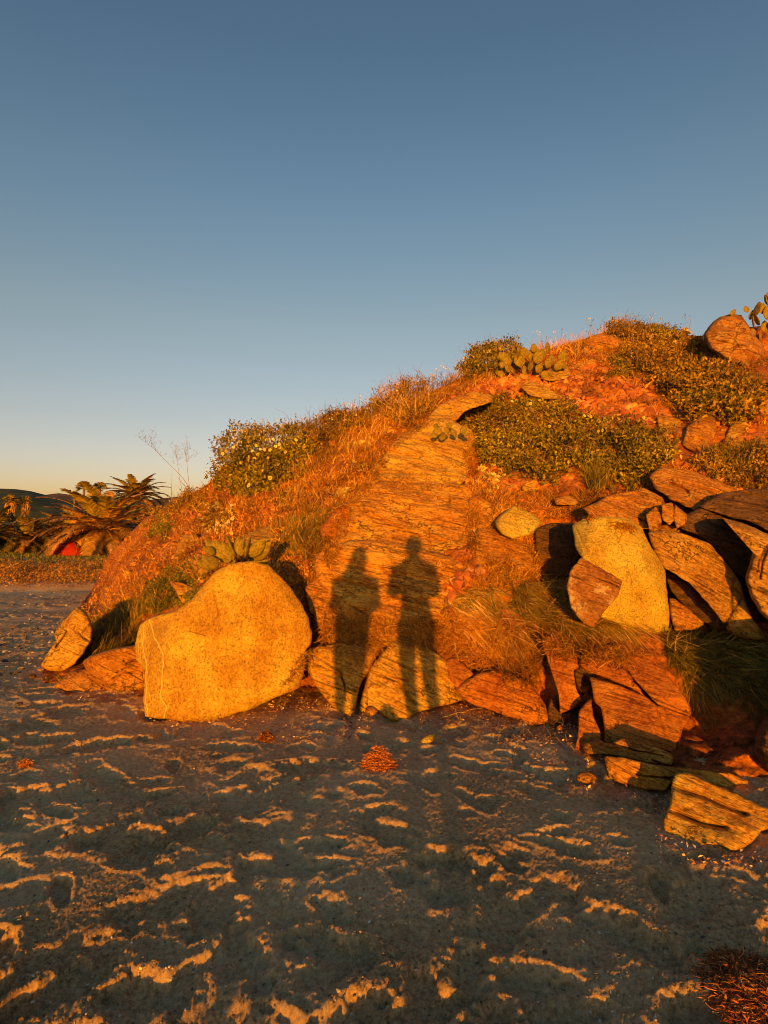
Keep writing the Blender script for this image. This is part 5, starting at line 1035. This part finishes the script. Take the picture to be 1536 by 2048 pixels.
# ------------------------------------------------------------------ small things on the beach
def beach_pts(poly, n, lift=0.):
    q = sample_poly(poly, n); return np.array([sandP(x, y, lift) for x, y in q])
LIT = [([(500,1400),(620,1372),(700,1395),(740,1440),(700,1450),(620,1420),(540,1425)], 1500), ([(920,1410),(1000,1400),(1080,1440),(1120,1455),(1180,1480),(1150,1500),(1060,1480),(1000,1495),(960,1440)], 1700), ([(1080,1440),(1180,1450),(1190,1490),(1120,1485)], 500), ([(0,1255),(60,1250),(75,1290),(0,1290)], 160), ([(85,1235),(130,1225),(140,1255),(90,1265)], 160), ([(450,1440),(720,1450),(760,1480),(520,1490)], 420), ([(680,1430),(720,1430),(710,1480),(690,1480)], 200), ([(1000,1480),(1200,1500),(1180,1600),(1020,1540)], 350), ([(130,1375),(280,1380),(280,1400),(140,1400)], 260), ([(1190,1500),(1340,1560),(1330,1640),(1300,1620),(1200,1560)], 420), ([(290,1430),(450,1440),(600,1400),(610,1420),(460,1460),(290,1452)], 420), ([(820,1430),(960,1405),(980,1440),(840,1470)], 420), ([(1310,1640),(1340,1700),(1536,1710),(1536,1740),(1320,1730)], 260)]
mb = MB()
for poly, n in LIT:
    p = beach_pts(poly, n, .004); p[:, 2] += rng.random(n) ** 3 * .03; sz = rng.uniform(.008, .03, n)
    V, T = leaves(p, rng.normal(size=(n, 3)) * [1, 1, .35], rng.normal(size=(n, 3)) * .6 + [0, 0, 1], sz, sz * .45, .1); mb.add(V, None, T)
o = mb.build('beach_litter', M['litter']); tag(o, 'wood chips, shell bits and dry leaves washed up at the foot of the rocks', 'litter', None, 'stuff')
mb = MB(); p = beach_pts([(500,1400),(640,1380),(720,1400),(740,1450),(1000,1410),(1180,1470),(1150,1500),(960,1480),(620,1430)], 320, .006)
o = curls(p, 6, .016, .0018, .2, (.3, 0, 0), .03).build('beach_straw', M['twig']); tag(o, 'thin twigs and dry stems strewn on the sand at the foot of the rocks', 'twigs', None, 'stuff')
p = beach_pts([(-100,1200),(300,1390),(700,1440),(1200,1500),(1400,1700),(1700,1750),(1700,2100),(-100,2100)], 5200)
rocks_stuff(p, .0015, .008, 'pebbles', 'tiny pebbles and shell grit scattered over the beach', 'pebbles', 'pebble')
p = beach_pts([(-100,1182),(185,1182),(120,1280),(70,1340),(-100,1420)], 1500)
rocks_stuff(p, .006, .04, 'pebbles', 'small stones scattered on the far part of the beach', 'pebbles', 'pebble')
def weed(label, px, py, w_, h_, n, seed=0, hz=.09):
    c = sandP(px, py); d = c[1]; rx = w_ * d / F / 2; ry = h_ * d / F / 2 * 1.5; root = empty('seaweed_clump', c); tag(root, label, 'seaweed', 'washed up seaweed clumps')
    a = rng.uniform(0, 6.28, n); rr = np.sqrt(rng.random(n)); x = rr * np.cos(a); y = rr * np.sin(a); z = hz * (1 - rr ** 2) * rng.random(n) ** .5 * (1 + .4 * noise(np.stack([x * 2, y * 2, np.full(n, seed)], -1)))
    pts = c[None] + np.stack([x * rx, y * ry, z + .008], 1)
    curls(pts, 9, min(rx, .16) * .055, .0022 if rx < .14 else .0013, .75, (0, 0, -.05), .03, .35).build('strands', M['weed'], root)
    m_ = n * 4; q2 = pts[rng.integers(0, n, m_)] + rng.normal(size=(m_, 3)) * .006; V, T = leaves(q2, rng.normal(size=(m_, 3)) * [1, 1, .3], rng.normal(size=(m_, 3)) * .6 + [0, -.6, .8], rng.uniform(.010, .030, m_), rng.uniform(.003, .009, m_), .3); mobj('dry_blades', V, T, M['weed'], root)
    # solid matted core
    nu, nv = 10, 26; V = []
    for i in range(nu + 1):
        q = i / nu
        for j in range(nv):
            b = 2 * math.pi * j / nv; r = (1 - q ** 1.6) * (1 + .15 * math.sin(3 * b + seed) + .1 * math.sin(7 * b)); V.append(c + np.array([r * rx * math.cos(b) * .92, r * ry * math.sin(b) * .92, hz * .8 * q - .01]))
    V = np.array(V); V += .012 * np.stack([noise(V * 40), noise(V * 40 + 9), noise(V * 40 + 19)], -1)
    mobj('matted_core', V, grid_faces(nu + 1, nv, True), M['weedcore'], root); return root
M['weedcore'] = plain_mat('matted seaweed', (.05, .012, .008), (.22, .055, .02), 60, .9, 1.)
weed('red-brown ball of seaweed on the sand below the space between the shadows', 757, 1535, 58, 28, 500, 1, .12)
weed('small dark red seaweed tuft left of the hooded shadow\'s feet', 532, 1482, 26, 10, 220, 2, .06)
weed('large rusty tangle of seaweed at the lower right corner', 1525, 2020, 180, 160, 3000, 3, .05)
weed('tiny dark seaweed scrap on the sand at the left', 50, 1540, 22, 8, 140, 4, .03)
# drift sticks
bb = bvh_of(block)
a = hit(bb, 1425, 1597, .008); b = hit(bb, 1474, 1583, .012)
if a is None: a = P(1425, 1597, 3.4)
if b is None: b = P(1474, 1583, 3.4)
dv = b - a; pts = [a + dv * t + np.array([0, 0, .004 * math.sin(t * 5)]) for t in np.linspace(0, 1, 9)]
V, Q, T = tube(pts, np.array([.007, .010, .011, .012, .011, .012, .012, .013, .009]), 8); o = mobj('drift_stick', V, [Q, T], M['wood']); tag(o, 'short pale drift stick lying on the striped block at the right', 'stick')
def sand_stick(label, pl, r, mat='wood'):
    pts = np.array([sandP(x, y, r * 1.2) for x, y in pl]); t = np.linspace(0, len(pts) - 1, 12); pts = np.stack([np.interp(t, range(len(pts)), pts[:, i]) for i in range(3)], 1); pts[:, 2] = [sandz(q[0], q[1]) + r * 1.5 + .006 for q in pts]
    V, Q, T = tube(pts, np.linspace(r, r * .6, 12), 6); o = mobj('drift_stick', V, [Q, T], M[mat]); tag(o, label, 'stick')
sand_stick('thin bent pale twig on the sand at the left below the golden boulder', [(142,1487),(160,1489),(182,1499)], .004)
sand_stick('long thin twig crossing the litter at the foot of the right shadow', [(880,1440),(920,1428),(965,1418)], .006, 'wood')
sand_stick('tiny curved twig on the open sand', [(508,1688),(520,1690),(534,1694)], .002)

# ------------------------------------------------------------------ the two people who cast the shadows (standing behind the camera)
M['skin'] = plain_mat('skin', (.42, .24, .16), (.50, .30, .21), 60, .6, .05); M['jacket'] = plain_mat('dark jacket cloth', (.03, .035, .05), (.05, .055, .07), 90, .9, .2)
M['trousers'] = plain_mat('trouser cloth', (.05, .05, .055), (.09, .085, .08), 90, .9, .2); M['coat'] = plain_mat('long coat cloth', (.20, .14, .10), (.28, .20, .14), 90, .95, .2)
M['hair'] = plain_mat('dark hair', (.02, .012, .008), (.06, .035, .02), 120, .5, .5); M['phone'] = plain_mat('phone body', (.02, .02, .022), (.03, .03, .033), 20, .3, 0.); M['shoe'] = plain_mat('shoe leather', (.06, .04, .03), (.12, .08, .05), 60, .7, .2)
def skin_body(root, joints, edges, mat):
    me = bpy.data.meshes.new('body'); me.from_pydata([j[:3] for j in joints], edges, []); o = bpy.data.objects.new('body', me); col.objects.link(o); o.parent = root
    me.materials.append(mat); md = o.modifiers.new('skin', 'SKIN'); md.use_smooth_shade = True
    lay = me.skin_vertices[0] if me.skin_vertices else None
    if lay is None:
        bpy.context.view_layer.objects.active = o
        lay = me.attributes.get('skin') and me.skin_vertices[0]
    for k, j in enumerate(joints): lay.data[k].radius = (j[3], j[4] if len(j) > 4 else j[3]); lay.data[k].use_root = (k == 0)
    s = o.modifiers.new('sub', 'SUBSURF'); s.levels = 2; s.render_levels = 2
    return o
def loft(root, name, rings, mat, k=28, cap=False):
    th = np.linspace(0, 2 * np.pi, k, endpoint=False); V = []
    for cx, cy, z, rx, ry in rings:
        V.append(np.stack([cx + rx * np.cos(th), cy + ry * np.sin(th), np.full(k, z)], 1))
    V = np.array(V); V[..., 0] += .006 * noise(V * 12); V[..., 1] += .006 * noise(V * 12 + 5); n = len(rings); Q = grid_faces(n, k, True)
    V2 = np.concatenate([V.reshape(-1, 3), V[0].mean(0)[None], V[-1].mean(0)[None]]) + np.array(root.location); i = np.arange(k)
    T = np.concatenate([np.stack([np.full(k, n * k), (i + 1) % k, i], 1), np.stack([np.full(k, n * k + 1), (n - 1) * k + i, (n - 1) * k + (i + 1) % k], 1)])
    return mobj(name, V2, [Q, T], M[mat], root)
def hand(J, E, wrist, fwd, side, up, curl=.9):
    """palm, five separate bent fingers and a thumb from the side of the palm, appended to the skeleton"""
    f, s, u = (unit(np.array(v, float)[None])[0] for v in (fwd, side, up)); wi = wrist; w0 = np.array(J[wi][:3])
    J.append((*(w0 + f * .05), .026, .018)); pm = len(J) - 1; E.append((wi, pm))
    for k, (off, ln) in enumerate(((-.030, .066), (-.010, .076), (.010, .072), (.029, .056))):
        p = w0 + f * .088 + s * off; J.append((*p, .0095, .0095)); a = len(J) - 1; E.append((pm, a)); dv = f.copy(); 
        for j, fr_ in enumerate((.45, .32, .23)):
            dv = dv * math.cos(curl * .6) - u * math.sin(curl * .6); dv /= np.linalg.norm(dv); p = p + dv * ln * fr_; J.append((*p, .0088 - j * .0008, .0088 - j * .0008)); E.append((a, len(J) - 1)); a = len(J) - 1
    p = w0 + f * .03 - s * .030; J.append((*p, .012, .012)); a = len(J) - 1; E.append((pm, a))
    for q in (.032, .028): p = p + (f * .6 - s * .5 - u * .4) * q * 1.2; J.append((*p, .0095, .0095)); E.append((a, len(J) - 1)); a = len(J) - 1
def head_mesh(root, c, mat, yaw=0.):
    """skull with brow, eye hollows, nose, lips, chin and ears; faces +Y before turning"""
    nu, nv = 28, 40; V = []
    for i in range(nu + 1):
        a = -math.pi / 2 + math.pi * i / nu
        for j in range(nv):
            b = 2 * math.pi * j / nv; x = math.cos(a) * math.cos(b); y = math.cos(a) * math.sin(b); z = math.sin(a); fr_ = max(0, y)
            X_ = x * .076 * (1 - .22 * max(0, -z)); Y_ = y * .095; Z_ = z * .118
            Y_ += .024 * math.exp(-((x / .16) ** 2 + ((z + .12) / .22) ** 2)) * fr_; Y_ += .010 * math.exp(-((x / .3) ** 2 + ((z + .52) / .10) ** 2)) * fr_; Y_ += .014 * math.exp(-((x / .3) ** 2 + ((z + .85) / .16) ** 2)) * fr_
            for s in (-1, 1): Y_ -= .012 * math.exp(-(((x - s * .42) / .17) ** 2 + ((z - .05) / .12) ** 2)) * fr_; X_ += s * .014 * math.exp(-(((y) / .16) ** 2 + ((z + .05) / .22) ** 2)) * (1 if x * s > .85 else 0)
            V.append((X_ * math.cos(yaw) - Y_ * math.sin(yaw) + c[0], X_ * math.sin(yaw) + Y_ * math.cos(yaw) + c[1], Z_ + c[2]))
    return mobj('head', np.array(V) + np.array(root.location), grid_faces(nu + 1, nv, True), M[mat], root)
def person(x, y, label, H, hairlong):
    root = empty('person', (x, y, 0)); tag(root, label, 'person'); s = H / 1.75
    return root, s
PXR, PYR = -0.03, -0.36
r1, s1 = person(PXR, PYR, 'standing person behind the camera holding up a phone, dark jacket, short hair', 1.75, False)
J = [(0,0,.95,.13,.10),(0,0,1.10,.12,.09),(0,0,1.28,.14,.10),(0,0,1.43,.11,.08),(0,.01,1.53,.05,.05),(0,.015,1.60,.045,.05),
     (-.065,0,.90,.09,.09),(-.045,0,.50,.06,.06),(.02,-.02,.10,.038,.04),(.02,.07,.04,.04,.03),(.02,.15,.03,.035,.022),
     (.11,0,.90,.09,.09),(.13,.0,.50,.06,.06),(.215,.0,.10,.038,.04),(.22,.09,.04,.04,.03),(.22,.17,.03,.035,.022),
     (-.17,0,1.42,.06,.06),(-.215,.06,1.20,.045,.045),(-.07,.26,1.40,.025,.022),
     (.17,0,1.42,.06,.06),(.215,.06,1.20,.045,.045),(.075,.27,1.42,.025,.022)]
E = [(0,1),(1,2),(2,3),(3,4),(4,5),(0,6),(6,7),(7,8),(8,9),(9,10),(0,11),(11,12),(12,13),(13,14),(14,15),(3,16),(16,17),(17,18),(3,19),(19,20),(20,21)]
hand(J, E, 18, (.35, .35, .9), (0, 1, 0), (-1, 0, 0)); hand(J, E, 21, (-.35, .3, .9), (0, 1, 0), (1, 0, 0))
b_ = skin_body(r1, J, E, M['skin'])
head_mesh(r1, (0, .03, 1.635), 'skin')
loft(r1, 'hair', [(0,-.005,1.60,.070,.085),(0,-.005,1.64,.083,.10),(0,0,1.69,.083,.10),(0,.005,1.735,.066,.085),(0,.01,1.758,.035,.05)], 'hair')
loft(r1, 'jacket', [(.02,0,.93,.152,.12),(.02,0,1.0,.148,.12),(.01,0,1.12,.132,.11),(0,0,1.22,.142,.115),(0,0,1.34,.172,.12),(0,0,1.42,.185,.11),(0,0,1.47,.14,.09),(0,.005,1.51,.075,.07),(0,.005,1.535,.062,.062)], 'jacket')
for sgn in (-1, 1):
    mb = MB(); V, Q, T = tube(np.array([(sgn*.155,0,1.43),(sgn*.18,.03,1.31),(sgn*.195,.06,1.20),(sgn*.19,.09,1.185),(sgn*.16,.16,1.27),(sgn*.10,.235,1.36)]) + np.array(r1.location), [.064,.058,.052,.050,.044,.038], 12); mb.add(V, Q, T); mb.build('sleeve', M['jacket'], r1)
    xs_ = (-.065,-.045,.0,.02) if sgn < 0 else (.11,.13,.18,.215)
    pts = np.array([(xs_[0],0,.96),(xs_[0],0,.80),(xs_[1],0,.50),(xs_[2],0,.25),(xs_[3],-.01,.07)]) + np.array(r1.location); V, Q, T = tube(pts, [.092,.086,.062,.052,.048], 14); mb = MB(); mb.add(V, Q, T); mb.build('trouser_leg', M['trousers'], r1)
    fx = xs_[3]; mb = MB(); V, Q, T = tube(np.array([(fx,-.05,.045),(fx,.0,.05),(fx,.08,.045),(fx,.15,.035),(fx,.20,.028)]) + np.array(r1.location), [.036,.045,.045,.040,.022], 12); mb.add(V, Q, T); mb.build('shoe', M['shoe'], r1)
def rbox(c, h, mat, name, parent=None):
    import bmesh
    bm = bmesh.new(); bmesh.ops.create_cube(bm, size=1); 
    for v in bm.verts: v.co = Vector((v.co.x * h[0], v.co.y * h[1], v.co.z * h[2]))
    bmesh.ops.bevel(bm, geom=bm.edges[:], offset=min(h) * .3, segments=3, affect='EDGES'); me = bpy.data.meshes.new(name); bm.to_mesh(me); bm.free(); me.materials.append(mat)
    o = bpy.data.objects.new(name, me); col.objects.link(o); o.location = Vector(c)
    if parent: o.parent = parent; o.location = Vector(c) - parent.location
    return o
ph = rbox((0, -.022, CH - .045), (.074, .009, .150), M['phone'], 'phone'); tag(ph, 'dark phone held upright in both hands of the photographer', 'phone')
rbox((0, -.0165, CH + .005), (.03, .004, .03), M['phone'], 'camera_bump', ph)

r2, s2 = person(-.575, -.33, 'standing person behind the camera in a long coat with folded arms and shoulder-length hair', 1.62, True)
J = [(0,0,.88,.12,.09),(0,0,1.02,.11,.08),(0,0,1.18,.12,.09),(0,0,1.31,.10,.07),(.01,.01,1.41,.042,.042),(.015,.015,1.47,.04,.042),
     (-.08,0,.83,.085,.085),(-.07,0,.45,.055,.055),(-.06,-.01,.09,.035,.035),(-.06,.07,.04,.035,.026),(-.06,.14,.03,.03,.02),
     (.08,0,.83,.085,.085),(.07,0,.45,.055,.055),(.065,-.01,.09,.035,.035),(.065,.07,.04,.035,.026),(.065,.14,.03,.03,.02),
     (-.15,0,1.31,.05,.05),(-.20,.03,1.06,.042,.042),(.02,.17,1.10,.024,.022),
     (.16,0,1.31,.05,.05),(.215,.04,1.09,.042,.042),(-.02,.16,1.15,.024,.022)]
E = [(0,1),(1,2),(2,3),(3,4),(4,5),(0,6),(6,7),(7,8),(8,9),(9,10),(0,11),(11,12),(12,13),(13,14),(14,15),(3,16),(16,17),(17,18),(3,19),(19,20),(20,21)]
hand(J, E, 18, (1, .2, .1), (0, 0, 1), (0, -1, 0), .5); hand(J, E, 21, (-1, .2, .1), (0, 0, 1), (0, -1, 0), .5)
skin_body(r2, J, E, M['skin']); head_mesh(r2, (.02, .03, 1.505), 'skin', -.3)
loft(r2, 'hair', [(-.045,-.05,1.24,.085,.04),(-.05,-.045,1.30,.10,.055),(-.035,-.035,1.36,.095,.07),(-.015,-.025,1.42,.09,.08),(.0,-.015,1.48,.088,.09),(.015,-.005,1.55,.078,.095),(.02,.0,1.60,.062,.08),(.02,.0,1.628,.03,.045)], 'hair')
loft(r2, 'coat', [(-.02,0,.40,.085,.08),(-.02,0,.46,.095,.09),(-.01,0,.55,.115,.10),(-.0,0,.68,.135,.115),(-.0,0,.82,.148,.12),(-.01,0,.95,.165,.125),(0,0,1.05,.17,.12),(0,0,1.17,.17,.12),(0,0,1.27,.165,.11),(0,0,1.33,.14,.09),(0,.005,1.375,.09,.07),(.005,.005,1.40,.06,.058)], 'coat')
for sgn in (-1, 1):
    pts = np.array([(sgn*.145,0,1.32),(sgn*.175,.015,1.2),(sgn*.195,.035,1.09),(sgn*.18,.08,1.07),(sgn*.10,.15,1.10),(sgn*.02,.17,1.12)]) + np.array(r2.location); V, Q, T = tube(pts, [.062,.06,.058,.054,.048,.044], 12); mb = MB(); mb.add(V, Q, T); mb.build('sleeve', M['coat'], r2)
    fx = sgn * .062; mb = MB(); V, Q, T = tube(np.array([(fx,-.04,.04),(fx,.0,.045),(fx,.08,.04),(fx,.14,.03),(fx,.17,.025)]) + np.array(r2.location), [.032,.04,.038,.032,.018], 12); mb.add(V, Q, T); mb.build('shoe', M['shoe'], r2)
